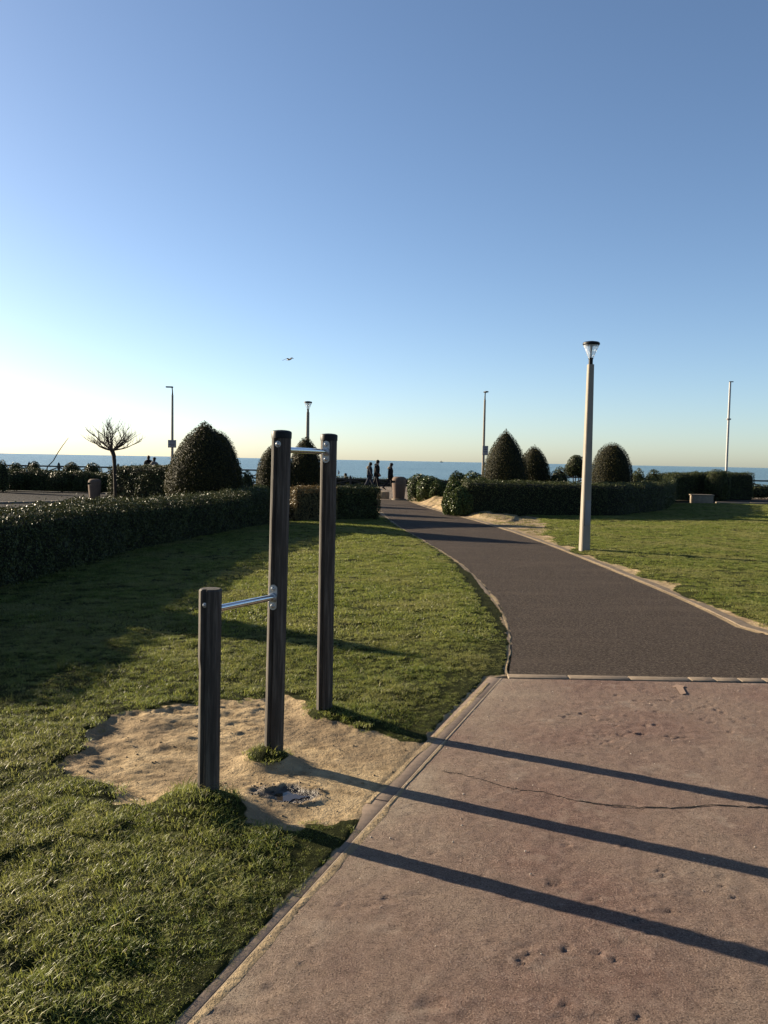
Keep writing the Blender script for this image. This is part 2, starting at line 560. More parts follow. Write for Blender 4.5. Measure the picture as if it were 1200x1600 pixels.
DIRT = smooth_poly([G(x, y, 0.03) for x, y in ((85, 1195), (125, 1165), (138, 1130), (180, 1114), (240, 1112), (300, 1100), (380, 1094), (425, 1086), (470, 1090), (490, 1112), (530, 1130), (600, 1142), (640, 1156),
        (700, 1158), (664, 1240), (622, 1268), (560, 1264), (490, 1276), (440, 1294), (395, 1290), (350, 1262), (300, 1250), (270, 1252), (215, 1262), (150, 1236), (105, 1215))], 1)
PUD = G(448, 1240, 0.02)
SAND_R = [G(*p) for p in ((610, 776), (640, 766), (700, 776), (722, 800), (790, 803), (850, 812), (852, 838), (905, 866), (960, 880), (1060, 925), (1200, 985), (1200, 1010), (1100, 955), (1000, 912), (900, 872), (800, 835), (700, 808), (640, 788))]

def ground_z(x, y):
    """height of lawn, dirt and banks; also dirt, wet, grey masks and grass density"""
    x = np.asarray(x, float); y = np.asarray(y, float)
    dp = -sdist(x, y, PATHS)
    lawn = 0.046 + 0.014 * fbm(x * 0.9, y * 0.9, 3) + (0.019 + 0.014 * (1 - sstep(3.6, 5.2, y))) * fbm(x * 4.5, y * 4.5, 5) + 0.010 * fbm(x * 13, y * 13, 6, 2)
    lawn = 0.002 + (lawn - 0.002) * (0.12 + 0.88 * sstep(0.0, 0.55, dp))
    ds = sdist(x, y, DIRT) + 0.09 * fbm(x * 4, y * 4, 8) + 0.05 * fbm(x * 14, y * 14, 9)
    dm = sstep(-0.03, 0.05, ds)
    right = x > 1.2
    rel = 0.3 + 0.7 * sstep(-0.2, 0.5, fbm(x * 1.1, y * 1.3, 25) + np.clip(-0.9 - x, -.5, .7))
    hum = 0.020 + 0.020 * fbm(x * 1.7 + y, y * 2.6, 21) + rel * (0.022 * fbm(x * 4.2, y * 8, 22) + 0.010 * fbm(x * 13, y * 21, 23, 2)) + 0.004 * fbm(x * 30, y * 40, 24, 2)
    ddk = np.abs(x - xl(y) + KW)
    hum = 0.001 + (hum - 0.001) * sstep(0.0, 0.6, ddk)
    z = lawn * (1 - sstep(-0.06, 0.10, ds)) + hum * sstep(-0.06, 0.10, ds)
    # mounds at the feet of the posts
    gm = np.zeros_like(x)
    for (gx, gy, zb, _, _), (sx, sy, ox, oy) in zip(POSTS, ((0.24, 0.20, -0.02, -0.06), (0.15, 0.13, -0.03, -0.02), (0.17, 0.15, 0.03, 0.0))):
        q = np.exp(-(((x - gx - ox) / sx) ** 2 + ((y - gy - oy) / sy) ** 2) * 1.3)
        z = np.maximum(z, z * (1 - q) + (zb + 0.008) * q)
        gm = np.maximum(gm, q * (1 + 0.25 * fbm(x * 18, y * 18, 31)))
    wob = fbm(x * 9, y * 9, 41)
    pd = np.hypot((x - PUD[0]) / 0.145, (y - PUD[1]) / 0.105) + 0.5 * wob + 0.25 * fbm(x * 30, y * 30, 43)
    z = z - 0.02 * (1 - sstep(0.3, 1.15, pd)) + 0.008 * fbm(x * 34, y * 34, 44, 2) * np.exp(-((pd - 1.0) / 0.5) ** 2) + 0.008 * np.exp(-((pd - 1.25) / 0.25) ** 2) * (1 + wob)
    z = np.where(pd < 0.62, 0.001 + (z - 0.001) * sstep(0.42, 0.62, pd), z)
    wet = 1 - sstep(0.75, 1.35, pd)
    # sandy worn ground right of the path
    sr = sdist(x, y, SAND_R) + 0.35 * fbm(x * 1.4, y * 1.4, 51) * np.clip(y / 14, 0.25, 1)
    sm = np.where(right, sstep(-0.12, 0.12, sr), 0)
    bank = np.exp(-(((x - 2.6) / 1.25) ** 2 + ((y - 30.5) / 5.0) ** 2)) * 0.32 + np.exp(-(((x - 1.9) / 0.9) ** 2 + ((y - 35.5) / 2.6) ** 2)) * 0.22
    bank = bank * sstep(0.0, 0.9, dp)
    z = z + np.where(right, bank * (0.85 + 0.35 * fbm(x * 3, y * 3, 61)), 0)
    z = z * (1 - 0.6 * sm * (bank < 0.03)) 
    dirt = np.maximum(dm * (1 - sstep(0.33, 0.5, gm)), sm)
    # bare soil lip beside the paths
    lip = 1 - sstep(0.0, 0.05, dp + 0.04 * fbm(x * 8, y * 8, 71))
    dirt = np.maximum(dirt, lip * 0.85)
    edge = sstep(-0.055, -0.03, dp)
    cap = sstep(0.0, 0.045, dp)
    z = np.where(dp < 0.05, z * cap - 0.004 * (1 - cap), z)
    z = np.where(dp < 0.12, -0.05 + (z + 0.05) * edge, z)
    dens = np.clip((1 - sstep(-0.16, 0.13, ds)) ** 1.3 + sstep(0.3, 0.45, gm), 0, 1) * (1 - sm) * sstep(0.0, 0.06, dp + 0.06 * fbm(x * 8, y * 8, 72) + np.where((y < 4.3) & (x < 1), 0.05, 0.015))
    grey = np.where(right, sstep(-0.3, 0.6, fbm(x * 1.1, y * 1.1, 81)) * 0.8 * (x > 2.4) * (y < 28), 0) + lip * 0.5 * (x < 1.2)
    return z, dirt, wet, np.clip(grey, 0, 1), dens

def ground_grid(name, x0, x1, y0, y1, sx, sy, keep, kind='structure'):
    xs = np.arange(x0, x1 + sx * .5, sx); ys = np.arange(y0, y1 + sy * .5, sy)
    X, Y = np.meshgrid(xs, ys)
    z, dirt, wet, grey, dens = ground_z(X.ravel(), Y.ravel())
    nx, ny = len(xs), len(ys)
    idx = np.arange(nx * ny).reshape(ny, nx)
    fc = np.stack([idx[:-1, :-1], idx[:-1, 1:], idx[1:, 1:], idx[1:, :-1]], -1).reshape(-1, 4)
    V = np.stack([X.ravel(), Y.ravel(), z], -1)
    out = []
    for nm, k in keep:
        sel = k(V[fc].mean(1), dirt[fc].mean(1))
        f = fc[sel]
        used = np.unique(f)
        remap = np.full(len(V), -1); remap[used] = np.arange(len(used))
        me = np_mesh(nm, V[used], remap[f], True)
        fattr(me, 'dirt', dirt[used]); fattr(me, 'wet', wet[used]); fattr(me, 'grey', grey[used])
        out.append(tag(link(nm, me, M['soil']), kind='structure'))
    return out

inpath = lambda c: sdist(c[:, 0], c[:, 1], PATHS) < 0.06
in_patch = lambda c: (c[:, 1] < 6.6) & (sdist(c[:, 0], c[:, 1], DIRT) > -0.1)
ground_grid('lawn', -6.0, 1.2, 1.4, 8.0, 0.0145, 0.0145,
            [('lawn', lambda c, d: inpath(c) & ~(in_patch(c) & (d > 0.5))), ('dirt_patch', lambda c, d: inpath(c) & in_patch(c) & (d > 0.5))])
ground_grid('lawn', -6.0, 2.0, 8.0, 26.0, 0.08, 0.08, [('lawn', lambda c, d: inpath(c) & (c[:, 0] < 1.2 + 0 * c[:, 1]))])
ground_grid('lawn', 1.2, 24.0, 7.4, 39.0, 0.075, 0.075,
            [('lawn', lambda c, d: inpath(c) & (d <= 0.5)), ('sandy_bank', lambda c, d: inpath(c) & (d > 0.5))])

# base ground out to the sea wall, then beach and sea
sheet('ground', [(-160, -30), (160, -30), (160, 57.0), (-160, 57.0)], -0.055, simple('base_earth', (0.07, 0.06, 0.035), (0.04, 0.035, 0.02), 0.95, 1.5, 0.3, 0.02, coord=None))
sheet('promenade', [(-120, 42.0), (120, 46.2), (120, 56.9), (-120, 56.9)], 0.004, M['promenade'])
sheet('promenade', [(-1.2, 37.2), (1.5, 37.2), (1.9, 44.2), (-2.4, 44.2)], 0.006, M['promenade'])
sw = MB(); sw.box((0, 57.25, -3.2), (300, 0.5, 6.2)); tag(sw.build('sea_wall', M['concrete']), 'low concrete sea wall below the promenade fence', 'sea wall')
sheet('beach', [(-400, 57.5), (400, 57.5), (400, 90), (-400, 90)], -5.9, M['sandstone'])
sea_me = np_mesh('sea', [(-60000, 88, -6), (60000, 88, -6), (60000, 60000, -6), (-60000, 60000, -6)], [(0, 1, 2, 3)])
tag(link('sea', sea_me, M['sea']), kind='structure')

# plaza on the left, road far right
sheet('plaza', [(-60, 6), (-6.0, 6), (-6.0, 26), (-8.2, 33), (-10.2, 36.5), (-13, 38.5), (-60, 40)], 0.012, M['plaza'])
sheet('road', [G(1118, 786), (80, 39.5), (80, 46.2), (16.5, 46.2)], 0.008, M['asphalt'])

# asphalt path
sheet('asphalt_path', ASPHALT, -0.004, M['asphalt'])

# red path: a fine height field with pits
def red_path():
    rows = np.concatenate([np.arange(-2.4, 2.0, 0.2), np.arange(2.0, CROSS_Y0, 0.0145), [CROSS_Y0]])
    s = np.concatenate([[0.0, 0.006], np.arange(0.018, 3.3, 0.0125), np.arange(3.4, 9.0, 0.3)])
    Y, S = np.meshgrid(rows, s, indexing='ij')
    X = np.array([xl(v) for v in rows])[:, None] + S
    z = 0.003 * fbm(X * 1.7, Y * 1.7, 5) + 0.0024 * fbm(X * 24, Y * 24, 6) + 0.003 * fbm(X * 7, Y * 7, 7)
    z = z * np.clip(S / .12, .15, 1)
    pits = [(970, 1150, 1.1), (1000, 1122, .8), (893, 1165, .9), (912, 1180, .7), (958, 1156, .8), (1105, 1105, .8), (1150, 1128, .9), (945, 1232, 1.), (828, 1492, 1.3), (870, 1380, 1.),
            (1100, 1466, 1.2), (1045, 1426, 1.1), (768, 1473, .9), (915, 1492, .9), (750, 1367, .8), (652, 1300, .7), (672, 1568, 1.4), (752, 1572, 1.), (660, 1398, .9), (372, 1584, 1.5),
            (480, 1508, .9), (425, 1546, 1.2), (860, 1565, .9), (1090, 1362, .8), (1130, 1370, .8), (915, 1382, .8), (1110, 1130, .8), (1080, 1116, .7), (1010, 1100, .7), (880, 1120, .7), (930, 1125, .8),
            (1020, 1180, .7), (1050, 1176, .7), (960, 1241, .6), (1000, 1240, .6), (800, 1300, .5), (720, 1252, .5), (560, 1420, .6), (590, 1415, .7), (465, 1455, .5), (1000, 1590, 1.2), (920, 1592, 1.1), (610, 1380, .6)]
    P = []
    for px, py, k in pits:
        gx, gy = G(px, py); 
        for q in range(random.choice((1, 1, 2, 3))):
            P.append((gx + random.gauss(0, .018) * (q > 0), gy + random.gauss(0, .012) * (q > 0), 0.023 * k * random.uniform(.6, 1.3) / (1 + .4 * q), 0.0052 * k * random.uniform(.6, 1.1)))
    for cx, cy, nn, sp in ((900, 1115, 16, .22), (1010, 1135, 22, .28), (1130, 1115, 26, .3), (950, 1160, 14, .2), (1060, 1095, 14, .28), (1110, 1440, 12, .3), (1000, 1370, 10, .35), (840, 1480, 8, .35), (560, 1420, 7, .15)):
        gx, gy = G(cx, cy)
        for _ in range(nn):
            P.append((gx + random.gauss(0, sp), gy + random.gauss(0, sp * .55), random.uniform(.008, .02), random.uniform(.004, .0085)))
    for _ in range(130):
        yy = random.uniform(2.1, 6.5); P.append((xl(yy) + random.uniform(.1, 3.2), yy, random.uniform(.006, .014), random.uniform(.001, .003)))
    for gx, gy, r, d in P:
        w = np.abs(rows - gy) < r * 4
        if not w.any(): continue
        i0, i1 = np.where(w)[0][[0, -1]]
        xx = X[i0:i1 + 1] - gx; yy = Y[i0:i1 + 1] - gy
        q = np.hypot(xx * (0.75 + 0.4 * math.sin(gx * 91)), yy * (1.0 + 0.3 * math.cos(gy * 77))) / (r * (1 + 0.6 * fbm(xx / r * .8 + gx * 31, yy / r * .8 + gy * 17, 4)))
        z[i0:i1 + 1] += -d * np.exp(-q ** 2 * 1.2) + d * 0.35 * np.exp(-((q - 1.45) / 0.4) ** 2)
    edge = (np.exp(-(S / 0.42) ** 2) * (0.55 + 0.45 * fbm(X * 2, Y * 2, 14))).ravel()
    r_, c_ = X.shape
    idx = np.arange(r_ * c_).reshape(r_, c_)
    fc = np.stack([idx[:-1, :-1], idx[:-1, 1:], idx[1:, 1:], idx[1:, :-1]], -1).reshape(-1, 4)
    me = np_mesh('red_path', np.stack([X.ravel(), Y.ravel(), z.ravel()], -1), fc, True)
    fattr(me, 'edge', np.clip(edge, 0, 1))
    o = tag(link('red_path', me, M['red']), kind='structure')
    # the long crack, an open groove with a raised lip
    pts = []
    for a, b in zip(*(lambda L: (L[:-1], L[1:]))([G(*p) for p in ((690, 1206), (715, 1209), (745, 1217), (800, 1233), (850, 1239), (900, 1252), (960, 1260), (1050, 1264), (1120, 1259), (1200, 1263), (1290, 1268))])):
        for k in range(12):
            t = k / 12
            pts.append((a[0] + (b[0] - a[0]) * t + random.gauss(0, .003), a[1] + (b[1] - a[1]) * t + random.gauss(0, .0045)))
    m = MB()
    prev = None
    for i, (x, y) in enumerate(pts):
        w = 0.0022 + 0.0035 * abs(math.sin(i * 1.7) * math.sin(i * .37)) + (0.002 if i > 60 else 0)
        cur = (m.bm.verts.new((x, y - w, 0.0042)), m.bm.verts.new((x, y + w, 0.0042)))
        if prev: m.bm.faces.new((prev[0], cur[0], cur[1], prev[1]))
        prev = cur
    m.build('crack', M['crack'], o, smooth=False)
    return o
red = red_path()

# edging strips and kerbs: every stone its own part
m_strip = simple('painted_sunlit_lip', (0.55, 0.44, 0.32), (0.36, 0.28, 0.2), 0.9, 14, 0.3)  # pale colour paints in the sunlight on the lip beside the edging
edge_thing = tag(empty('path_edging', (K0[0], K0[1], 0)), 'narrow flush concrete edging along the left side of the red path', 'kerb')
m_edge = simple('edging_concrete', (0.44, 0.33, 0.25), (0.29, 0.22, 0.165), 0.85, 25, 0.5, 0.003)
def stone(name, parent, org, u, v, l0, l1, w0, w1, z0, z1, mat):
    """box along unit u (length) and v (width), bevelled, coordinates local to org"""
    m = MB()
    cx = u[0] * (l0 + l1) / 2 + v[0] * (w0 + w1) / 2; cy = u[1] * (l0 + l1) / 2 + v[1] * (w0 + w1) / 2
    rot = Matrix(((u[0], v[0], 0), (u[1], v[1], 0), (0, 0, 1)))
    m.box((cx, cy, (z0 + z1) / 2), (l1 - l0, w1 - w0, z1 - z0), rot, min(0.003, (w1 - w0) * .15))
    return m.build(name, mat, parent)
u = (kdx, kdy); v = (-kdy, kdx)
L = -4.3
i = 0
while L < KL - 0.02:
    L1 = min(L + 1.02, KL + 0.01)
    stone('edging_stone', edge_thing, None, u, v, L + 0.004, L1 - 0.004, 0.0165, KW, -0.08, 0.0005 + 0.001 * math.sin(i * 2.1), m_edge)
    stone('sunlit_lip', edge_thing, None, u, v, L + 0.004, L1 - 0.004, 0.0005, 0.0145, -0.08, 0.0022 + 0.0005 * math.sin(i * 1.3), m_strip)
    L = L1; i += 1

cross = tag(empty('cross_kerb', (K1[0] + 0.05, CROSS_Y0 + 0.065, 0)), 'row of pale flush kerb blocks between red path and asphalt', 'kerb')
m_blk = simple('pale_kerb_block', (0.40, 0.32, 0.235), (0.27, 0.21, 0.155), 0.85, 18, 0.4, 0.003)
x = 0.0
while x < 5.4:
    w = 0.205 if x > 1.0 else 0.5
    m = MB(); m.box((x + w / 2, 0.012 * x + random.uniform(-.002, .002), -0.03), (w - 0.008, 0.115, 0.075 + random.uniform(-.002, .003)), None, 0.008)
    m.build('kerb_block', m_blk, cross)
    x += w

def ribbon(name, line, off0, off1, z0, z1, mat, label, wob=0.012, step=0.9):
    """edging along a curved line, cut into stones"""
    th = tag(empty(name, (line[0][0], line[0][1], 0)), label, 'kerb')
    ox, oy = line[0]
    # resample
    P = [line[0]]; acc = 0
    dense = []
    for a, b in zip(line[:-1], line[1:]):
        n = max(1, int(math.hypot(b[0] - a[0], b[1] - a[1]) / 0.15))
        dense += [(a[0] + (b[0] - a[0]) * k / n, a[1] + (b[1] - a[1]) * k / n) for k in range(n)]
    dense.append(line[-1])
    per = int(step / 0.15)
    nrm = []
    for i in range(len(dense)):
        a = dense[max(0, i - 2)]; b = dense[min(len(dense) - 1, i + 2)]
        dx, dy = b[0] - a[0], b[1] - a[1]; l = math.hypot(dx, dy) or 1
        nrm.append((-dy / l, dx / l))
    for s in range(0, len(dense) - 1, per):
        e = min(s + per, len(dense) - 1)
        poly = [(dense[i][0] + nrm[i][0] * off0 - ox, dense[i][1] + nrm[i][1] * off0 - oy) for i in range(s, e + 1)]
        poly += [(dense[i][0] + nrm[i][0] * (off1 + random.uniform(-wob, wob)) - ox, dense[i][1] + nrm[i][1] * (off1) - oy) for i in range(e, s - 1, -1)]
        prism(poly, z0, z1 + random.uniform(-.004, .004)).build('edging_stone', mat, th, smooth=False)
    return th
m_edge2 = simple('worn_edging', (0.33, 0.26, 0.19), (0.19, 0.15, 0.11), 0.9, 12, 0.5, 0.004)
ribbon('path_edging', LEFT_S[2:-6], 0.0, 0.075, -0.06, 0.002, m_edge2, 'narrow worn edging along the left curve of the dark asphalt path')
ribbon('path_edging', RIGHT_S[8:-4], 0.0, 0.12, -0.06, 0.008, m_edge2, 'sandy worn edging along the right curve of the dark asphalt path')

def drift(line, w0, w1, sgn, seed, z=0.0, hgt=.004, inn=.06):
    dn_ = []
    for a, b in zip(line[:-1], line[1:]):
        n = max(1, int(math.hypot(b[0] - a[0], b[1] - a[1]) / 0.06))
        dn_ += [(a[0] + (b[0] - a[0]) * k / n, a[1] + (b[1] - a[1]) * k / n) for k in range(n)]
    P = np.array(dn_); T = np.gradient(P, axis=0); T /= np.linalg.norm(T, axis=1)[:, None] + 1e-9
    Nn = np.stack([-T[:, 1], T[:, 0]], 1) * sgn
    w = w0 + (w1 - w0) * np.clip(.5 + .9 * fbm(P[:, 0] * 1.3, P[:, 1] * 1.3, seed) + .5 * fbm(P[:, 0] * 7, P[:, 1] * 7, seed + 1), 0, 1)
    V = []
    for k, zz in ((-inn, .0), (.0, hgt), (.45, hgt * 1.1), (1.0, -.001)):
        q = P + Nn * (w * k if k >= 0 else np.full(len(w), k))[:, None]
        V.append(np.concatenate([q, np.full((len(q), 1), z + zz)], 1))
    n = len(P); V = np.concatenate(V)
    Fc = [(r0 * n + i, r0 * n + i + 1, (r0 + 1) * n + i + 1, (r0 + 1) * n + i) for r0 in range(3) for i in range(n - 1)]
    me = np_mesh('sand_drift', V, Fc, True)
    fattr(me, 'dirt', np.ones(len(V))); fattr(me, 'wet', np.zeros(len(V))); fattr(me, 'grey', np.full(len(V), .35))
    tag(link('sand_drift', me, M['soil']), kind='structure')
drift(RIGHT_S[2:-6], .04, .34, 1, 201, -.004)
drift(LEFT_S[1:-8], .0, .06, -1, 205, -.004)
drift([(K0[0] - kdx * 1.2, K0[1] - kdy * 1.2), (K1[0] - kdx * 1.6, K1[1] - kdy * 1.6)], .0, .03, -1, 211, .0015, .0015, .012)

eb = (xl(4.15), 4.15)
drift([(eb[0] - KW + .006, eb[1]), (K1[0] - KW + .006, K1[1] - .1)], .0, .03, -1, 227, .001, .0015, .02)

# painted arrow on the red path
A = [(1050, 1074), (1057, 1070.5), (1070, 1073.5), (1067, 1075.5), (1072, 1085), (1063, 1086), (1056, 1075.5), (1052, 1075)]
arrow_poly = [G(*p) for p in A]
ax = sum(p[0] for p in arrow_poly) / len(arrow_poly); ay = sum(p[1] for p in arrow_poly) / len(arrow_poly)
ar = sheet('painted_arrow', [(p[0] - ax, p[1] - ay) for p in arrow_poly], 0, M['arrow'])
ar.location = (ax, ay, 0.0075)
ar['kind'] = 'thing'
tag(ar, 'worn pale orange arrow painted on the red path near the kerb blocks', 'painted arrow')

# puddle
m = MB()
pp = [((0.085 + .018 * math.sin(3 * a + 1) + .012 * math.sin(7 * a)) * math.cos(a), (0.05 + .012 * math.cos(4 * a) + .01 * math.sin(9 * a)) * math.sin(a)) for a in np.linspace(0, 2 * PI, 72, endpoint=False)]
f = m.bm.faces.new([m.bm.verts.new((x, y, 0)) for x, y in pp])
pz = 0.0035
tag(m.build('puddle', M['puddle'], loc=(PUD[0], PUD[1], pz), smooth=False), 'small shallow puddle in the muddy hollow between the posts', 'puddle')

def lumps(name, spots, mat, label):
    V = []; Fc = []
    for x, y, z, sx, sy, sz in spots:
        i = len(V); a = random.uniform(0, PI)
        ring = [(math.cos(a + k * PI / 3) * sx * random.uniform(.7, 1.2), math.sin(a + k * PI / 3) * sy * random.uniform(.7, 1.2)) for k in range(6)]
        V += [(x + p, y + q, z - sz * .3) for p, q in ring] + [(x + p * .6, y + q * .6, z + sz * random.uniform(.5, .8)) for p, q in ring] + [(x, y, z + sz)]
        for k in range(6):
            k2 = (k + 1) % 6
            Fc += [(i + k, i + k2, i + 6 + k2), (i + k, i + 6 + k2, i + 6 + k), (i + 6 + k, i + 6 + k2, i + 12)]
    return tag(link(name, np_mesh(name, V, Fc), mat), label, None, None, 'stuff')
m_mud = simple('wet_mud', (0.08, 0.06, 0.045), (0.045, 0.034, 0.026), 0.6, 60, 0.5, 0.003, spec=0.25)
sp = []
for _ in range(80):
    a = random.uniform(0, 2 * PI); q = random.gauss(1.05, .3); k = random.uniform(.003, .009)
    sp.append((PUD[0] + .145 * q * math.cos(a), PUD[1] + .115 * q * math.sin(a), 0, k, k * .8, k * .8))
zz = ground_z(np.array([q[0] for q in sp]), np.array([q[1] for q in sp]))[0]
lumps('mud_clods', [(q[0], q[1], float(z), *q[3:]) for q, z in zip(sp, zz)], m_mud, 'wet mud clods round the puddle')
sp = []
while len(sp) < 260:
    x_, y_ = random.uniform(-2.2, .7), random.uniform(3.3, 6.0)
    if sdist(np.array([x_]), np.array([y_]), DIRT)[0] > .05:
        k = random.choice((.003, .004, .005, .009)) * random.uniform(.7, 1.3); sp.append((x_, y_, 0, k, k * .8, k * .7))
zz = ground_z(np.array([q[0] for q in sp]), np.array([q[1] for q in sp]))[0]
lumps('soil_crumbs', [(q[0], q[1], float(z), *q[3:]) for q, z in zip(sp, zz)], simple('soil_crumb', (.38, .28, .16), (.22, .16, .10), .9, 40), 'crumbs of dry soil on the bare patch')
sp = []
for _ in range(130):
    y_ = 2.2 + 4.4 * random.random() ** .8; k = random.uniform(.0025, .006)
    sp.append((xl(y_) + 3.0 * random.random() ** 1.5, y_, .003, k, k * .8, k * .6))
lumps('pebbles', sp, simple('pale_pebble', (.95, .82, .66), (.6, .48, .36), .7, 20), 'tiny pale pebbles strewn on the red path')

# ------------------------------------------------------------------ grass
def tuft(seed, nb, spread, h, w, lean):
    r = np.random.default_rng(seed)
    V = []; Fq = []; T = []
    for b in range(nb):
        a = r.uniform(0, 2 * PI); rad = spread * math.sqrt(r.uniform())
        bx, by = rad * math.cos(a), rad * math.sin(a)
        hh = h * r.uniform(.45, 1.15); ww = w * r.uniform(.7, 1.3)
        d = r.uniform(0, 2 * PI); ln = lean * r.uniform(.2, 1.3) * hh
        dx, dy = math.cos(d), math.sin(d)
        wx, wy = -dy * ww / 2, dx * ww / 2
        tw = r.uniform(-.6, .6)
        wx, wy = wx * math.cos(tw) - wy * math.sin(tw), wx * math.sin(tw) + wy * math.cos(tw)
        i = len(V)
        for t, k in ((0, 1.0), (.5, .85), (1.0, .12)):
            cx, cy, cz = bx + dx * ln * t * t, by + dy * ln * t * t, hh * t * (1 - .25 * t * lean)
            V += [(cx - wx * k, cy - wy * k, cz), (cx + wx * k, cy + wy * k, cz)]
        Fq += [(i, i + 1, i + 3, i + 2), (i + 2, i + 3, i + 5, i + 4)]
        T += [r.uniform()] * 6
    me = np_mesh('grass_tuft', V, Fq)
    fattr(me, 'tone', T)
    me.materials.append(M['grass'])
    return bpy.data.objects.new('grass_tuft', me)

def scatter(name, P, scl, rz, variants, label):
    me = bpy.data.meshes.new(name)
    me.vertices.add(len(P))
    me.vertices.foreach_set('co', np.asarray(P, np.float32).ravel())
    fattr(me, 'sc', scl); fattr(me, 'rz', rz)
    a = me.attributes.new('vi', 'INT', 'POINT'); a.data.foreach_set('value', RNG.integers(0, len(variants), len(P)).astype(np.int32))
    o = link(name, me)
    ng = bpy.data.node_groups.new(name, 'GeometryNodeTree')
    ng.interface.new_socket('Geometry', in_out='INPUT', socket_type='NodeSocketGeometry')
    ng.interface.new_socket('Geometry', in_out='OUTPUT', socket_type='NodeSocketGeometry')
    gi = ng.nodes.new('NodeGroupInput'); go = ng.nodes.new('NodeGroupOutput')
    jn = ng.nodes.new('GeometryNodeGeometryToInstance')
    for vo in variants:
        oi = ng.nodes.new('GeometryNodeObjectInfo'); oi.inputs['Object'].default_value = vo
        ng.links.new(oi.outputs['Geometry'], jn.inputs[0])
    ip = ng.nodes.new('GeometryNodeInstanceOnPoints')
    m2p = ng.nodes.new('GeometryNodeMeshToPoints')
    ng.links.new(gi.outputs[0], m2p.inputs[0])
    ng.links.new(m2p.outputs[0], ip.inputs['Points'])
    ng.links.new(jn.outputs[0], ip.inputs['Instance'])
    ip.inputs['Pick Instance'].default_value = True
    def na(n, t):
        x = ng.nodes.new('GeometryNodeInputNamedAttribute'); x.data_type = t; x.inputs['Name'].default_value = n
        return x.outputs[0]
    ng.links.new(na('vi', 'INT'), ip.inputs['Instance Index'])
    ng.links.new(na('sc', 'FLOAT'), ip.inputs['Scale'])
    cx = ng.nodes.new('ShaderNodeCombineXYZ'); ng.links.new(na('rz', 'FLOAT'), cx.inputs['Z'])
    ng.links.new(cx.outputs[0], ip.inputs['Rotation'])
    ng.links.new(ip.outputs[0], go.inputs[0])
    md = o.modifiers.new('scatter', 'NODES'); md.node_group = ng
    return tag(o, label, None, None, 'stuff')

def scatter_pts(x0, x1, y0, y1, dens, s0, s1, clump=True):
    n = int((x1 - x0) * (y1 - y0) * dens)
    x = RNG.uniform(x0, x1, n); y = RNG.uniform(y0, y1, n)
    # keep what a camera near the photograph's could see
    k = np.abs(x) < y * 0.5 + 0.9
    x, y = x[k], y[k]
    z, dirt, wet, grey, dn = ground_z(x, y)
    c = 0.5 + 0.5 * fbm(x * 2.2, y * 2.2, 91)
    k = RNG.uniform(size=len(x)) < dn * (0.55 + 0.6 * c)
    x, y, z, c = x[k], y[k], z[k], c[k]
    c = np.clip(c * .55 + .45 * (0.5 + 0.9 * fbm(x * 6.5, y * 6.5, 95)), 0, 1)
    s = (s0 + (s1 - s0) * c ** 1.5) * RNG.uniform(.7, 1.25, len(x))
    s = s * (0.42 + 0.58 * sstep(0.02, 0.4, -sdist(x, y, PATHS)))
    return np.stack([x, y, z - 0.004], -1), s, RNG.uniform(0, 2 * PI, len(x))
tufts_near = [tuft(100 + k, 34, 0.05, 0.030, 0.0032, 1.0) for k in range(6)] + [tuft(140 + k, 22, 0.05, 0.046, 0.0034, 1.1) for k in range(2)]
tufts_far = [tuft(200 + k, 46, 0.11, 0.036, 0.008, 1.0) for k in range(6)]
def grass(name, regs, variants, label):
    P, S, Rz = zip(*[scatter_pts(*r) for r in regs])
    scatter(name, np.concatenate(P), np.concatenate(S), np.concatenate(Rz), variants, label)
grass('grass', [(-4.6, 1.2, 1.5, 4.2, 1100, .55, 1.45), (-5.8, 1.2, 4.2, 8.0, 800, .55, 1.15)], tufts_near, 'short rough grass blades round the bare dirt patch')
tufts_tall = [tuft(160 + k, 16, 0.06, 0.075, 0.0042, 1.4) for k in range(4)]
def tall_tufts():
    n = 2600
    x = RNG.uniform(-4.5, .6, n); y = RNG.uniform(1.6, 7.5, n)
    z, dirt, wet, grey, dn = ground_z(x, y)
    k = (dn > .6) & (-sdist(x, y, PATHS) > .35) & (fbm(x * 2.6, y * 2.6, 97) > .12) & (np.abs(x) < y * .5 + .6)
    scatter('tall_grass', np.stack([x, y, z - .004], -1)[k], RNG.uniform(.5, 1.05, k.sum()), RNG.uniform(0, 6.28, k.sum()), tufts_tall, 'longer ragged grass clumps standing out of the near lawn')
tall_tufts()
grass('grass', [(-6.0, 1.2, 8.0, 14.0, 260, .6, 1.1), (-6.0, 1.2, 14.0, 25.0, 170, .7, 1.2)], tufts_far, 'mown grass between the left hedge and the path')
grass('grass', [(1.4, 11.0, 7.8, 20.0, 200, .6, 1.0), (1.4, 20.0, 20.0, 38.5, 120, .8, 1.3)], tufts_far, 'sunlit mown grass of the lawn on the right')

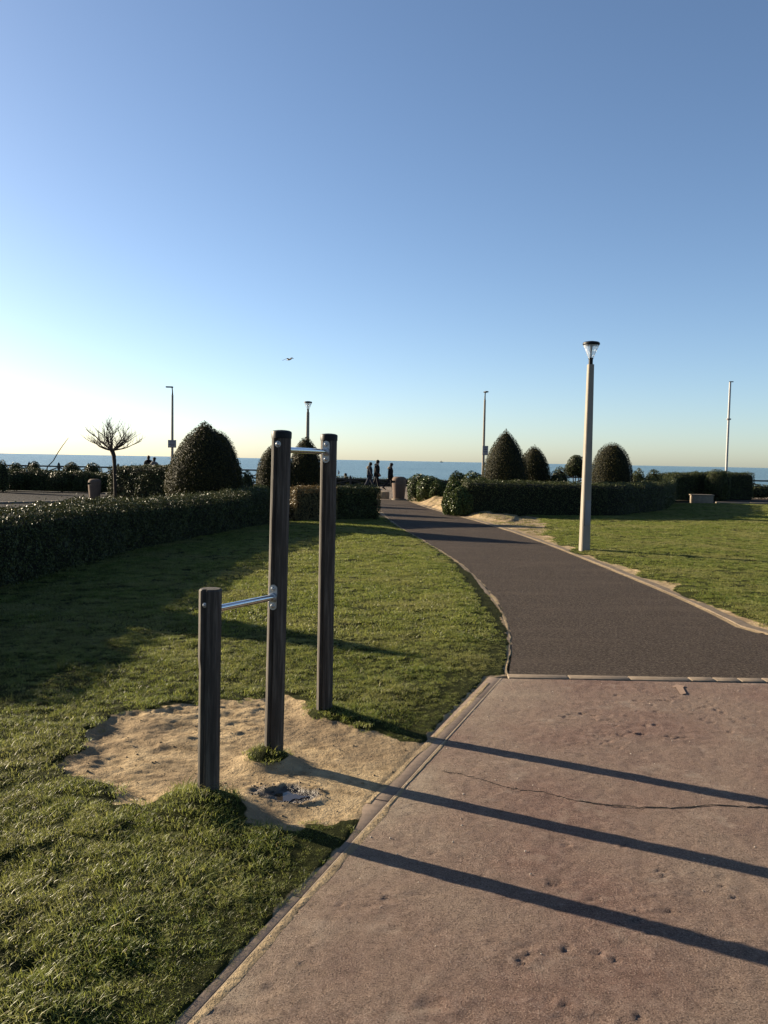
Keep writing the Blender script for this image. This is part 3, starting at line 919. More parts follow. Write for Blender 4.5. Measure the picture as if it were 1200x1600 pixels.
m_dry = M['grass'].copy(); m_dry.name = 'dry_grass_blade'
for n_ in m_dry.node_tree.nodes:
    if n_.type == 'VALTORGB' and len(n_.color_ramp.elements) == 3:
        for e_, c_ in zip(n_.color_ramp.elements, ((.07, .055, .025), (.14, .115, .055), (.22, .18, .095))): e_.color = (*c_, 1)
def dry_grass():
    vs_ = []
    for k in range(4):
        o = tuft(400 + k, 22, .10, .05, .008, 1.4); o.data.materials.clear(); o.data.materials.append(m_dry); vs_.append(o)
    n = 9000
    x = RNG.uniform(1.4, 6.5, n); y = RNG.uniform(9.0, 34.0, n)
    z, dirt, wet, grey, dn = ground_z(x, y)
    k = (dirt > .4) & (-sdist(x, y, PATHS) > .25) & (fbm(x * 2, y * 2, 66) + RNG.uniform(-.3, .3, n) > -.05)
    scatter('dry_grass', np.stack([x, y, z - .004], -1)[k], RNG.uniform(.4, 1.0, k.sum()), RNG.uniform(0, 6.28, k.sum()), vs_, 'sparse dry grass on the worn sandy ground right of the path')
dry_grass()
# ------------------------------------------------------------------ foliage
def leaf_mesh(name, P, Nrm, size, mat, parent, jit=0.75, aspect=0.55, rng=RNG):
    n = len(P)
    nr = Nrm + rng.normal(0, jit, (n, 3)); nr /= np.linalg.norm(nr, axis=1)[:, None] + 1e-9
    a = rng.normal(0, 1, (n, 3)); a -= nr * (a * nr).sum(1)[:, None]; a /= np.linalg.norm(a, axis=1)[:, None] + 1e-9
    b = np.cross(nr, a)
    s = size * rng.uniform(.6, 1.3, n)[:, None]
    fold = nr * s * rng.uniform(.05, .22, n)[:, None]
    v0 = P - a * s; v1 = P + b * s * aspect + fold; v2 = P + a * s; v3 = P - b * s * aspect + fold
    V = np.stack([v0, v1, v2, v3], 1).reshape(-1, 3)
    i = np.arange(n)[:, None] * 4
    Fc = np.concatenate([i + np.array([[0, 1, 2]]), i + np.array([[0, 2, 3]])], 0)
    me = np_mesh(name, V, Fc)
    fattr(me, 'tone', np.repeat(rng.uniform(size=n), 4))
    o = link(name, me, mat, parent)
    return o

def topiary(name, cx, cy, z0, h, R, k, label, n, mat='leaf_topiary', size=0.021, full=0.75, group='clipped topiary bushes', bot=0.93, cat='topiary bush', seed=0):
    rng = np.random.default_rng(300 + seed)
    root = tag(empty(name, (cx, cy, z0)), label, cat, group)
    def prof(t):  # t from top 0..1
        r = np.sin(PI / 2 * np.minimum(1, t / full) ** k)
        return R * np.where(t > full, 1 - (1 - bot) * ((t - full) / (1 - full)) ** 1.5, r)
    # importance by radius
    t = rng.uniform(0.0, 1, n * 4); w = prof(t) / R + 0.10
    t = t[rng.uniform(size=n * 4) < w / w.max()][:n]
    th = rng.uniform(0, 2 * PI, len(t))
    lump = 1 + 0.07 * fbm(th * 1.8 + 9, t * 6, 7 + seed) + 0.045 * fbm(th * 6, t * 15, 8 + seed) + np.where(rng.uniform(size=len(t)) < .03, rng.uniform(.02, .09, len(t)), 0)
    depth = rng.uniform(0, 1, len(t)) ** 2 * 0.10
    r = prof(t) * lump * (1 - depth)
    dt = 1e-3
    sl = (prof(t + dt) - prof(t)) / dt / h
    nx, ny, nz = np.cos(th), np.sin(th), sl
    Nn = np.stack([nx, ny, nz], 1); Nn /= np.linalg.norm(Nn, axis=1)[:, None]
    P = np.stack([r * np.cos(th), r * np.sin(th), h * (1 - t) * (1 - depth * .4) + 0.02 * rng.normal(size=len(t))], 1)
    P[:, 2] = np.maximum(P[:, 2], 0.04)
    leaf_mesh('crown', P, Nn, size, M[mat], root, 0.6, rng=rng)
    m = MB()
    pf = [(max(0.01, float(prof(np.array([tt]))[0]) * 0.88), h * (1 - tt) * 0.97) for tt in np.linspace(1, 0.02, 14)]
    m.lathe(pf, n=20)
    m.build('inner_twigs', M['inner'], root)
    m = MB(); m.tube([(0, 0, -0.08), (0, 0, h * .5)], 0.06, 7); m.build('trunk', M['bark'], root)
    return root

def shrub(name, lobes, label, n, size, mat='leaf', group=None, cat='shrub', seed=0, stem=True, floor=0.0, dome=True):
    """lobes: (x,y,z,rx,ry,rz) world"""
    rng = np.random.default_rng(500 + seed)
    bx, by = lobes[0][0], lobes[0][1]
    root = tag(empty(name, (bx, by, floor)), label, cat, group)
    Ps, Ns = [], []
    area = [l[3] * l[5] for l in lobes]
    for l, a in zip(lobes, area):
        k = int(n * a / sum(area))
        d = rng.normal(size=(k, 3)); d /= np.linalg.norm(d, axis=1)[:, None]
        if not dome: d[:, 2] = np.where(d[:, 2] < -0.7, -d[:, 2], d[:, 2])
        wide = np.where(d[:, 2] < 0, 1 / np.sqrt(np.maximum(1 - d[:, 2] ** 2, .2)) * (1 - .18 * d[:, 2] ** 2), 1.0) if dome else np.ones(k)
        lump = 1 + 0.10 * fbm(d[:, 0] * 4 + 5, d[:, 1] * 4 + d[:, 2] * 3, 13 + seed) - rng.uniform(0, 1, k) ** 2 * 0.18
        rr = np.array(l[3:6])
        P = d * rr * lump[:, None] * np.stack([wide, wide, np.ones(k)], 1) + np.array(l[:3])
        q = np.ones(k, bool)
        for o in lobes:
            if o is l: continue
            q &= (((P - np.array(o[:3])) / np.array(o[3:6])) ** 2).sum(1) > 0.62
        q &= P[:, 2] > floor + 0.02
        nn = d / rr; nn /= np.linalg.norm(nn, axis=1)[:, None]
        Ps.append(P[q]); Ns.append(nn[q])
        MB().ball((l[0] - bx, l[1] - by, l[2] - floor), tuple(x * .8 for x in l[3:6]), 12, 8).build('inner_twigs', M['inner'], root)
    P = np.concatenate(Ps) - np.array([bx, by, floor]); Nn = np.concatenate(Ns)
    leaf_mesh('foliage', P, Nn, size, M[mat], root, 0.85, 0.5, rng=rng)
    if stem:
        s = MB()
        for k in range(3):
            s.tube([(random.uniform(-.08, .08), random.uniform(-.08, .08), -0.05), (random.uniform(-.2, .2), random.uniform(-.1, .1), max(0.15, (lobes[0][2] - floor) * .9))], 0.02, 5)
        s.build('stem', M['bark'], root)
    return root

def hedge(name, line, width, hts, label, n, size, mat='leaf', group=None, seed=0, z0=0.05, rough=0.085):
    rng = np.random.default_rng(700 + seed)
    line = [np.array(p, float) for p in line]
    ox, oy = line[0]
    root = tag(empty(name, (ox, oy, z0)), label, 'hedge', group)
    seg = [np.linalg.norm(b - a) for a, b in zip(line[:-1], line[1:])]
    cum = np.concatenate([[0], np.cumsum(seg)]); Lh = cum[-1]
    lx = np.array([p[0] for p in line]); ly = np.array([p[1] for p in line])
    def frame(s):
        x = np.interp(s, cum, lx); y = np.interp(s, cum, ly)
        e = 0.25
        dx = np.interp(s + e, cum, lx) - np.interp(s - e, cum, lx); dy = np.interp(s + e, cum, ly) - np.interp(s - e, cum, ly)
        l = np.hypot(dx, dy) + 1e-9
        return x, y, -dy / l, dx / l
    hc = np.linspace(0, Lh, len(hts))
    W = width / 2
    s = rng.uniform(0, Lh, n)
    H = np.interp(s, hc, hts)
    # perimeter coordinate: left side, top (rounded), right side
    p = rng.uniform(0, 1, n) * (2 * H + width)
    side = np.where(p < H, 0, np.where(p < H + width, 1, 2))
    off = np.where(side == 0, W, np.where(side == 1, W - (p - H), -W))
    z = np.where(side == 0, p, np.where(side == 1, H, H - (p - H - width)))
    # round the shoulders
    sh = np.clip((np.abs(off) / W - 0.6) / 0.4, 0, 1) ** 2 * 0.10
    z = np.where(side == 1, z - sh, np.minimum(z, H - 0.06))
    nn_o = np.where(side == 0, 1.0, np.where(side == 1, off / W * 0.4, -1.0)); nn_z = np.where(side == 1, 1.0, 0.12)
    lump = rough * fbm(s * 1.8 + side * 7, z * 3 + off * 3, 17 + seed) + rough * .8 * fbm(s * 6, z * 7 + off * 6, 18 + seed)
    dep = rng.uniform(0, 1, n) ** 2 * 0.10
    k = lump - dep + np.where(rng.uniform(size=n) < .025, rng.uniform(.02, .10, n), 0)
    off = off + np.where(side == 1, 0, np.sign(off) * k); z = z + np.where(side == 1, k, 0)
    x, y, nx, ny = frame(s)
    P = np.stack([x + nx * off, y + ny * off, z], 1)
    Nn = np.stack([nx * nn_o, ny * nn_o, nn_z], 1)
    # the two ends
    ne = int(n * width * np.mean(hts) / ((2 * np.mean(hts) + width) * Lh))
    for e, sg in ((0.0, -1), (Lh, 1)):
        o_ = rng.uniform(-W, W, ne); hz = rng.uniform(0, 1, ne) * (hts[0] if e == 0 else hts[-1])
        xx, yy, nx_, ny_ = frame(np.full(ne, e))
        tx, ty = ny_, -nx_
        dd = sg * (0.06 * fbm(o_ * 5, hz * 5, 3) - rng.uniform(0, 1, ne) ** 2 * .1)
        P = np.concatenate([P, np.stack([xx + nx_ * o_ + tx * dd, yy + ny_ * o_ + ty * dd, hz], 1)])
        Nn = np.concatenate([Nn, np.stack([tx * sg, ty * sg, np.zeros(ne)], 1)])
    P[:, 0] -= ox; P[:, 1] -= oy
    P[:, 2] = np.maximum(P[:, 2], 0.0)
    Nn /= np.linalg.norm(Nn, axis=1)[:, None] + 1e-9
    leaf_mesh('foliage', P, Nn, size, M[mat], root, 0.75, 0.55, rng=rng)
    m = MB()
    ss = np.linspace(0.08, Lh - 0.08, max(3, int(Lh / .5)))
    x, y, nx, ny = frame(ss); hh = np.interp(ss, hc, hts)
    rings = []
    for i in range(len(ss)):
        w = W - 0.10
        rings.append([m.bm.verts.new((x[i] - ox + nx[i] * a, y[i] - oy + ny[i] * a, b)) for a, b in ((w, -.03), (w, hh[i] - .2), (w * .6, hh[i] - .1), (-w * .6, hh[i] - .1), (-w, hh[i] - .2), (-w, -.03))])
    for a, b in zip(rings[:-1], rings[1:]):
        for k in range(6):
            m.bm.faces.new((a[k], a[(k + 1) % 6], b[(k + 1) % 6], b[k]))
    m.bm.faces.new(rings[0]); m.bm.faces.new(list(reversed(rings[-1])))
    m.build('inner_twigs', M['inner'], root)
    return root

# near left hedge, curving away, and its return towards the path
hedge('hedge', [(-5.35, 7.0), (-5.25, 10.2), (-5.1, 12.6), (-4.95, 14.9), (-4.2, 18.2), (-3.35, 22.0)], 0.95, [0.95, 0.95, 0.93, 0.90, 0.85, 0.86, 0.92], 'long clipped hedge on the left curving back along the lawn, bright leaves on top', 120000, 0.0165, seed=1)
hedge('hedge', [(-2.7, 23.1), (-1.6, 23.9)], 0.95, [0.92, 0.93], 'short browned length of hedge between the two tall exercise posts', 16000, 0.017, 'leaf_brown', seed=2, rough=.07)
hedge('hedge', [(-1.55, 24.0), (-0.25, 24.4)], 0.95, [0.93, 0.94], 'end block of dark hedge beside the left edge of the path', 17000, 0.018, seed=3)
# right hedges
hedge('hedge', [(2.55, 27.2), (5.0, 27.6), (7.6, 28.2), (10.3, 32.0), (13.2, 39.2)], 1.0, [1.12, 1.1, 1.08, 1.08, 1.1, 1.16], 'long low clipped hedge behind the right lawn', 70000, 0.02, seed=4, rough=.06)
hedge('hedge', [(13.9, 41.6), (14.8, 43.0), (17.0, 44.4), (19.7, 45.2)], 1.1, [1.2, 1.36, 1.42, 1.42], 'taller far hedge in front of the slim white pole', 34000, 0.024, seed=5)
# back left hedge behind the bare tree
hx0 = ZX(186, 726, 34.0); hx1 = ZX(262, 726, 32.0)
hedge('hedge', [(hx0[0], 34.0), (hx1[0] + .3, 32.4)], 1.2, [1.28, 1.38], 'block of hedge behind the bare tree and its thin trunk', 20000, 0.024, seed=6)

def topi(px, top, Y, wpx, k, label, n, seed, **kw):
    x, zt = ZX(px, top, Y)
    return topiary('topiary_bush', x, Y, 0.03, zt - 0.03, wpx * Y / FPX / 2, k, label, n, seed=seed, **kw)
topi(320, 659, 22.3, 119, 0.80, 'largest cone shaped topiary bush behind the left hedge', 36000, 1, full=0.66)
topi(428, 695, 26.2, 56, 0.6, 'topiary bush half hidden behind the tall middle post', 15000, 2, full=0.6)
topi(478, 682, 25.8, 54, 0.68, 'cone topped topiary bush seen between the two tall posts', 17000, 3, full=0.55)
topi(791, 671, 30.5, 74, 0.82, 'tall pointed topiary bush next to the lamp post carrying a sign', 22000, 4, full=0.66)
topi(835, 696, 33.0, 54, 0.68, 'rounded topiary bush touching the right side of the tall pointed one', 16000, 5, full=0.6)
topi(957, 691, 31.0, 66, 0.55, 'broad domed topiary bush just right of the near lamp post', 20000, 6, full=0.62)
topiary('topiary_bush', -6.0, 30.0, 0.02, 2.72, 0.85, 0.6, 'topiary bush behind the largest one, seen by its shadow on the path', 8000, seed=9)
topiary('topiary_bush', -6.9, 34.5, 0.02, 2.85, 0.85, 0.6, 'farther topiary bush behind the largest one, seen by its thin shadow across the path', 8000, seed=10)
# the two bushes beyond the left edge whose shadows lie on the lawn
topiary('topiary_bush', -6.95, 10.9, 0.02, 2.5, 0.62, 0.85, 'tall cone bush beyond the left hedge, casting the long shadow', 5000, seed=7)
topiary('topiary_bush', -7.7, 9.6, 0.02, 1.95, 0.85, 0.6, 'round bush beyond the left hedge, casting the broad shadow', 5000, seed=8)

def lobe(px, top, bot_z, Y, wpx):
    """ellipsoid lobe from its top pixel and width"""
    x, zt = ZX(px, top, Y)
    rz = max(0.18, (zt - bot_z) / 2); rxx = wpx * Y / FPX / 2
    return (x, Y, bot_z + rz, rxx, max(0.3, rxx * .8), rz)
hl = ZX(-40, 740, 39.6)[0]; hr = ZX(168, 740, 38.9)[0]
hedge('hedge', [(hl, 39.8), ((hl + hr) / 2, 39.5), (hr, 38.9)], 1.3, [.98, .86, 1.0, .84, .95, .82], 'rough dark hedge along the far side of the plaza, under the stalk', 26000, 0.026, seed=9, rough=.12)
GS = 'shrubs along the promenade edge'
shrub('shrub', [lobe(2, 719, 0, 37.0, 26), lobe(-14, 722, 0, 37.2, 30)], 'dark shrub cut by the left edge of the picture', 6650, 0.026, group=GS, seed=1)
shrub('shrub', [lobe(25, 722, 0.2, 40.0, 24), lobe(22, 736, 0, 39.0, 40)], 'dark shrub with flat tuft on top, second from the left edge', 7600, 0.026, group=GS, seed=2)
shrub('shrub', [lobe(54, 720, 0.3, 40.5, 18), lobe(60, 732, 0, 39.5, 46)], 'dark shrub with small round head, between flat topped shrubs', 7600, 0.026, group=GS, seed=3)
shrub('shrub', [lobe(95, 735, 0, 38.8, 44), lobe(112, 722, 0.3, 40.5, 30)], 'wide low shrub below the leaning bare stalk', 8550, 0.026, group=GS, seed=4)
shrub('shrub', [lobe(145, 723, 0.2, 40.0, 30), lobe(135, 737, 0, 38.8, 42), lobe(172, 742, 0, 38.8, 36)], 'flat topped shrub directly behind the grey litter bin', 10450, 0.026, group=GS, seed=5)
shrub('shrub', [lobe(386, 735, 0, 29.0, 26), lobe(372, 742, 0, 28.0, 30)], 'small shrub at the right foot of the largest topiary', 5700, 0.022, group=GS, seed=6)
shrub('shrub', [lobe(405, 757, 0, 24.2, 50), lobe(385, 762, 0, 23.6, 44), lobe(428, 764, 0, 24.4, 36)], 'loose untrimmed shrub bulging over the corner of the left hedge', 12350, 0.022, 'leaf_broad', group=GS, seed=7)
GR = 'broad leaved shrubs on the sandy bank'
shrub('shrub', [lobe(655, 741, 0, 36.0, 38), lobe(672, 744, 0, 35.0, 44), lobe(685, 750, 0, 34.6, 32)], 'broad leaved shrub on the sandy bank next to the pink bin', 12350, 0.033, 'leaf_broad', GR, seed=8)
shrub('shrub', [lobe(716, 737, 0, 31.5, 36), lobe(740, 737, 0, 31.0, 40), lobe(752, 745, 0, 30.0, 36)], 'broad leaved shrub between sandy bank and the pointed topiary', 13300, 0.030, 'leaf_broad', GR, seed=9)
shrub('shrub', [lobe(712, 752, 0, 27.6, 36), lobe(722, 760, 0, 27.0, 40), lobe(704, 770, 0, 27.4, 26)], 'glossy leaved shrub at the path end of the right hedge', 13300, 0.032, 'leaf_broad', GR, seed=10)
GB = 'shrubs showing over the right hedge'
shrub('shrub', [lobe(876, 729, 0, 34, 30), lobe(868, 736, 0, 33, 28)], 'round shrub right of the rounded topiary pair', 5700, 0.026, group=GB, seed=11)
shrub('shrub', [lobe(999, 732, 0, 33, 20), lobe(992, 736, 0, 32.5, 18)], 'narrow shrub tight against the right of the domed topiary', 4750, 0.026, group=GB, seed=12)
shrub('shrub', [lobe(1022, 733, 0, 34, 30), lobe(1016, 742, 0, 33, 30)], 'round shrub alone over the middle of the right hedge', 6650, 0.026, group=GB, seed=13)
shrub('shrub', [lobe(1047, 742, 0, 42, 20)], 'smallest shrub over the right hedge, low between two larger', 2850, 0.026, group=GB, seed=14)
shrub('shrub', [lobe(1072, 739, 0, 45.5, 44), lobe(1096, 740, 0, 45.8, 34)], 'wide flat shrub over the right end of the long low hedge', 8550, 0.028, group=GB, seed=15)
shrub('shrub', [lobe(1120, 733, 0, 43, 36), lobe(1132, 735, 0, 43, 22)], 'low shrub behind the taller far hedge, left of the white pole', 7600, 0.029, group=GB, seed=16)
# small standard (ball on stems) left of the near lamp post
x9, z9 = ZX(901, 711, 36.0)
sb = shrub('shrub', [(x9, 36.0, z9 - .42, .40, .36, .42), (x9 - .16, 36.1, z9 - .66, .36, .3, .36), (x9 + .2, 36.0, z9 - .7, .34, .3, .34)], 'small rounded bush on short bare stems left of the near lamp post', 4750, 0.026, group=GB, seed=17, stem=False, dome=False)
m = MB()
for k in range(4):
    m.tube([(random.uniform(-.05, .05), 0, -.02), (random.uniform(-.25, .25), random.uniform(-.1, .1), z9 - .6)], 0.022, 5)
m.build('stem', M['bark'], sb)

# ------------------------------------------------------------------ bare tree
def bare_tree():
    bx, by = G(180, 786)
    root = tag(empty('bare_tree', (bx, by, 0)), 'small leafless pollarded tree with a spreading crown of twigs', 'tree')
    sc = by / FPX
    def W(px, py): return ((px - 180) * sc, 0.0, (786 - py) * sc)
    m = MB()
    m.tube([W(180, 792), W(180, 770), W(179.5, 745), W(179, 725), W(178, 712), W(175, 703)], [.065, .055, .06, .07, .075, .085], 9)
    m.build('trunk', M['bark'], root)
    rnd = random.Random(5)
    tw = MB()
    def grow(p, d, l, r, lev):
        pts = [Vector(p)]; dd = Vector(d).normalized()
        n = 5
        for k in range(n):
            dd = (dd + Vector((rnd.uniform(-.18, .18), rnd.uniform(-.18, .18), (-.04 + .05 * k) if lev == 1 else rnd.uniform(-.02, .16)))).normalized()
            pts.append(pts[-1] + dd * l / n)
        tw.tube(pts, [r * (1 - .55 * k / n) for k in range(n + 1)], 5 if lev < 2 else 3)
        if lev >= 3: return
        for k in range((0, 6, 5, 0)[lev]):
            i = (1, 2, 3, 4, 5, 5)[k]
            a = rnd.uniform(0, 2 * PI)
            side = Vector((math.cos(a), math.sin(a), rnd.uniform(-.05, .4)))
            nd = dd * .85 + side * .7
            grow(pts[i], nd, l * rnd.uniform(.48, .7), r * .45, lev + 1)
    top = W(175, 704)
    for a, e, l in ((PI * .98, .2, .72), (PI * .80, .42, .62), (.05, .24, .72), (.5, .5, .62), (-.6, .25, .68), (PI * 1.3, .25, .68), (PI * .45, 1.1, .72), (2.3, .95, .66), (PI * 1.6, 1.0, .68), (.15, .85, .72), (PI * 1.02, .8, .72), (PI * .9, 1.15, .7), (-.1, .5, .7)):
        grow(top, (math.cos(a) * math.cos(e), math.sin(a) * math.cos(e) * .8, math.sin(e)), l, .034, 1)
    tw.build('branches', M['twig'], root, smooth=False)
bare_tree()

# leaning bare stalk over the shrubs
sx = [ZX(px, py, 40.6) for px, py in ((70, 745), (74, 729), (83, 720), (90, 708), (97, 698), (103, 690), (107, 684))]
m = MB(); m.tube([(a - sx[0][0], 0.03 * math.sin(i), b - sx[0][1]) for i, (a, b) in enumerate(sx)], [.03, .03, .025, .022, .018, .015, .01], 5)
tag(m.build('bare_stalk', M['twig'], loc=(sx[0][0], 40.6, sx[0][1])), 'thin bare stalk leaning right above the low shrubs', 'branch')

# ------------------------------------------------------------------ exercise bars
def exercise_bars():
    p0 = POSTS[0]
    root = tag(empty('exercise_bars', (p0[0], p0[1], 0)), 'wooden pull-up bars of three posts in rising heights joined by two steel bars', 'exercise bars')
    O = Vector((p0[0], p0[1], 0))
    rad = 0.053
    # round section with a drying groove on the camera side
    sect = []
    na = 36
    for k in range(na):
        a = 2 * PI * k / na
        sect.append((math.cos(a), math.sin(a)))
    tops = []
    for i, (gx, gy, zb, tx, ty) in enumerate(POSTS):
        X, Z = ZX(tx, ty, gy)
        tops.append(Vector((X, gy, Z)))
        m = MB()
        n = 22
        rings = []
        rnd = random.Random(40 + i)
        rr = rad * (1.02 if i == 0 else 1.0)
        ga = R_(-112)                      # groove direction: facing the camera, left of centre
        for j in range(n + 1):
            t = j / n
            z = -0.12 + (Z + 0.12) * t
            cx = gx + (X - gx) * max(0, (z - zb)) / (Z - zb)
            ring = []
            for k, (ca, sa) in enumerate(sect):
                a = 2 * PI * k / na
                # slightly squared section
                q = (abs(ca) ** 3.2 + abs(sa) ** 3.2) ** (-1 / 3.2)
                rk = rr * (0.55 + 0.45 * q) * (1 + 0.02 * math.sin(9 * a + z * 3 + i))
                da = (a - ga + PI) % (2 * PI) - PI
                if abs(da) < 0.14: rk -= 0.016
                if i == 0 and Z - 0.42 < z < Z - .30 and ca < -0.6: rk -= 0.006 * (1 if z < Z - .36 else .0)
                if i == 0 and z < Z - .42 and ca < -0.6: rk -= 0.005
                ring.append(m.bm.verts.new((cx + rk * ca - O.x, gy + rk * sa - O.y, z)))
            rings.append(ring)
        if i == 0:                          # bevelled, weathered top
            ring = [m.bm.verts.new((X - O.x + (v.co.x + O.x - X) * .86, gy - O.y + (v.co.y + O.y - gy) * .86, Z + .008)) for v in rings[-1]]
            rings.append(ring)
        for a, b in zip(rings[:-1], rings[1:]):
            for k in range(na):
                m.bm.faces.new((a[k], a[(k + 1) % na], b[(k + 1) % na], b[k]))
        m.bm.faces.new(rings[-1]); m.bm.faces.new(list(reversed(rings[0])))
        po = m.build('post', M['wood'], root)
        if i > 0:
            c = MB(); c.lathe([(rad * 1.07, -.036), (rad * 1.09, -.004), (rad * 1.03, .003), (rad * .8, .008), (rad * .4, .011), (.002, .012)], (X - O.x, gy - O.y, Z), 28)
            c.build('cap', M['black'], po)
    def along(i, j, z):
        a = Vector((POSTS[i][0], POSTS[i][1], 0)); b = Vector((POSTS[j][0], POSTS[j][1], 0))
        a.x += (tops[i].x - a.x) * z / tops[i].z; b.x += (tops[j].x - b.x) * z / tops[j].z
        a.z = b.z = z
        return a - O, b - O
    def dome(mb, c, d, r=.011):
        q = Vector(d).to_track_quat('Z', 'Y').to_matrix()
        mb.lathe([(r * 1.5, 0), (r * 1.5, .002), (r, .0025), (r * .95, .006), (r * .7, .0095), (r * .1, .011)], c, 14, q)
    def bar(i, j, z, zj=None):
        a, b = along(i, j, z)
        if zj is not None: b.z = zj
        d = (b - a).normalized()
        m = MB(); m.tube([a, b - d * (rad - .002)], 0.0178, 18); m.build('bar', M['steel'], root)
        # flange with two bolts on the far post, facing back along the bar
        c = b - d * (rad + 0.001)
        q = (-d).to_track_quat('Z', 'Y').to_matrix()
        m = MB()
        oval = [(0.024 * math.cos(t), 0.047 * (1 if math.sin(t) > 0 else -1) + 0.024 * math.sin(t)) for t in np.linspace(0.05, 2 * PI + .05, 28, endpoint=False)]
        lo = [m.bm.verts.new(c + q @ Vector((x, y, -.004))) for x, y in oval]; hi = [m.bm.verts.new(c + q @ Vector((x, y, .005))) for x, y in oval]
        m.bm.faces.new(list(reversed(lo))); m.bm.faces.new(hi)
        for k in range(len(oval)):
            m.bm.faces.new((lo[k], lo[(k + 1) % len(oval)], hi[(k + 1) % len(oval)], hi[k]))
        m.lathe([(.026, .004), (.026, .02), (.0185, .022)], c, 18, q)
        fl = m.build('flange', M['galv'], root)
        for s in (-1, 1):
            m = MB(); dome(m, c + q @ Vector((0, s * .048, .005)), -d); m.build('bolt', M['galv'], fl)
        # through bolt on the near face of the near post
        m = MB(); dome(m, a - d * (rad - .003) + Vector((0, 0, .03)), -d, .012 if i else .008); m.build('bolt', M['galv'], root)
    zu = ZX(511, 706, POSTS[2][1] - .05)[1]
    zl = ZX(430, 934, POSTS[1][1] - .05)[1]
    bar(1, 2, zu)
    bar(0, 1, ZX(345, 952, POSTS[0][1] + .03)[1], zl)
    # side bolt on the right post
    zz = ZX(524, 738, POSTS[2][1])[1]
    m = MB(); dome(m, Vector((POSTS[2][0] + rad * 1.02, POSTS[2][1], zz)) - O + Vector((.012, 0, 0)), (1, 0, 0), .012); m.build('bolt', M['galv'], root)
    return root
exercise_bars()

# ------------------------------------------------------------------ lamp posts
def glass_lamp(loc, rz, label):
    h = ZX(925, 533, G(913, 858, .06)[1])[1] - .06
    root = tag(empty('lamp_post', loc, rz), label, 'lamp post', 'lamp posts with glass cone heads')
    hp = h - 0.455
    m = MB()
    def sq(w, c):  # square with chamfers
        a = w / 2; b = a - c
        return [(a, -b), (a, b), (b, a), (-b, a), (-a, b), (-a, -b), (-b, -a), (b, -a)]
    rings = [[m.bm.verts.new((x, y, z)) for x, y in sq(w, w * .1)] for z, w in ((-.15, .182), (0, .18), (hp * .5, .147), (hp, .112))]
    for a, b in zip(rings[:-1], rings[1:]):
        for k in range(8): m.bm.faces.new((a[k], a[(k + 1) % 8], b[(k + 1) % 8], b[k]))
    m.bm.faces.new(rings[-1]); m.bm.faces.new(list(reversed(rings[0])))
    pole = m.build('pole', M['pole'], root, smooth=False)
    m = MB(); m.box((0.012, -.0885, .73), (.115, .014, .50), Matrix.Rotation(R_(-.45), 3, 'X'), .003); m.build('access_panel', M['plate'], pole)
    m = MB(); m.lathe([(.042, 0), (.042, .10), (.05, .11), (.05, .125)], (0, 0, hp), 18); m.build('neck', M['black'], root)
    m = MB(); m.lathe([(.048, .125), (.07, .18), (.115, .29), (.152, .375), (.148, .375), (.111, .29), (.066, .18), (.044, .128)], (0, 0, hp), 32, close=False)
    gl = m.build('glass_cone', M['glass'], root)
    m = MB(); m.lathe([(.02, .126), (.016, .22), (.03, .37)], (0, 0, hp), 12); m.build('reflector', M['plate'], gl)
    m = MB(); m.lathe([(.03, .376), (.157, .378), (.168, .39), (.165, .418), (.14, .437), (.06, .452), (.002, .455)], (0, 0, hp), 36); m.build('lid', M['black'], root)
    return root
lx_, ly_ = G(913, 858, .06)
main_lamp = glass_lamp((lx_, ly_, .06), R_(7), 'nearest lamp post, concrete pole on the right lawn beside the path')
l2 = copy_tree(main_lamp)
x2 = ZX(481, 660, 34.5)[0]
l2.location = (x2, 34.5, .02); l2.rotation_euler.z = R_(10)
l2['label'] = 'far lamp post with glass cone head behind the topiary between the posts'

def street_lamp(px, top, Y, rz, label, signlabel, sign_py, sgw, sgh):
    x, zt = ZX(px, top, Y)
    root = tag(empty('street_lamp', (x, Y, 0)), label, 'street lamp', 'tall street lamps along the promenade')
    m = MB(); m.tube([(0, 0, -.1), (0, 0, 2.5), (0, 0, zt - .5)], [.088, .078, .062], 12); m.build('pole', M['pole'], root)
    e = Vector((math.cos(rz), math.sin(rz), 0))
    m = MB(); m.tube([(0, 0, zt - .52), e * -.0 + Vector((0, 0, zt - .3)), e * .02 + Vector((0, 0, zt - .08)), e * .06 + Vector((0, 0, zt - .04))], [.05, .036, .034, .034], 8); m.build('bracket', M['black'], root)
    m = MB(); m.box(e * .18 + Vector((0, 0, zt - .03)), (.42, .2, .075), Matrix.Rotation(rz, 3, 'Z'), .02); m.build('lamp_head', M['black'], root)
    # the sign on the pole: a thing that hangs from it
    sx_, sz = ZX(px, sign_py, Y)
    s = tag(empty('sign', (sx_, Y - .095, sz)), signlabel, 'sign', 'small white signs on the street lamps')
    m = MB(); m.box((0, 0, 0), (sgw, .012, sgh), None, .004); m.build('sign_panel', M['signface'], s)
    m = MB()
    for k in range(4):
        w = sgw * (.7, .62, .74, .5)[k]
        m.box(((.03, .05, .0, .04)[k] * sgw, -.0075, sgh * (.28 - .18 * k)), (w, .003, sgh * .07))
    m.build('lettering', M['ink'], s)
    for zz, hh in ((-.47, .05), (.47, .04)):
        m = MB(); m.box((0, -.007, sgh * zz), (sgw * .98, .003, sgh * hh)); m.build('border', M['ink'], s)
    return root
street_lamp(269.5, 604, 50.0, PI, 'street lamp with arm to the left, behind the largest topiary', 'nearly square white sign on the lamp left of the largest topiary', 693.5, .5, .46)
street_lamp(758, 612, 50.0, R_(-80), 'street lamp with flat head facing us, behind the pointed topiary', 'upright white sign on the lamp left of the pointed topiary', 704.0, .34, .56)

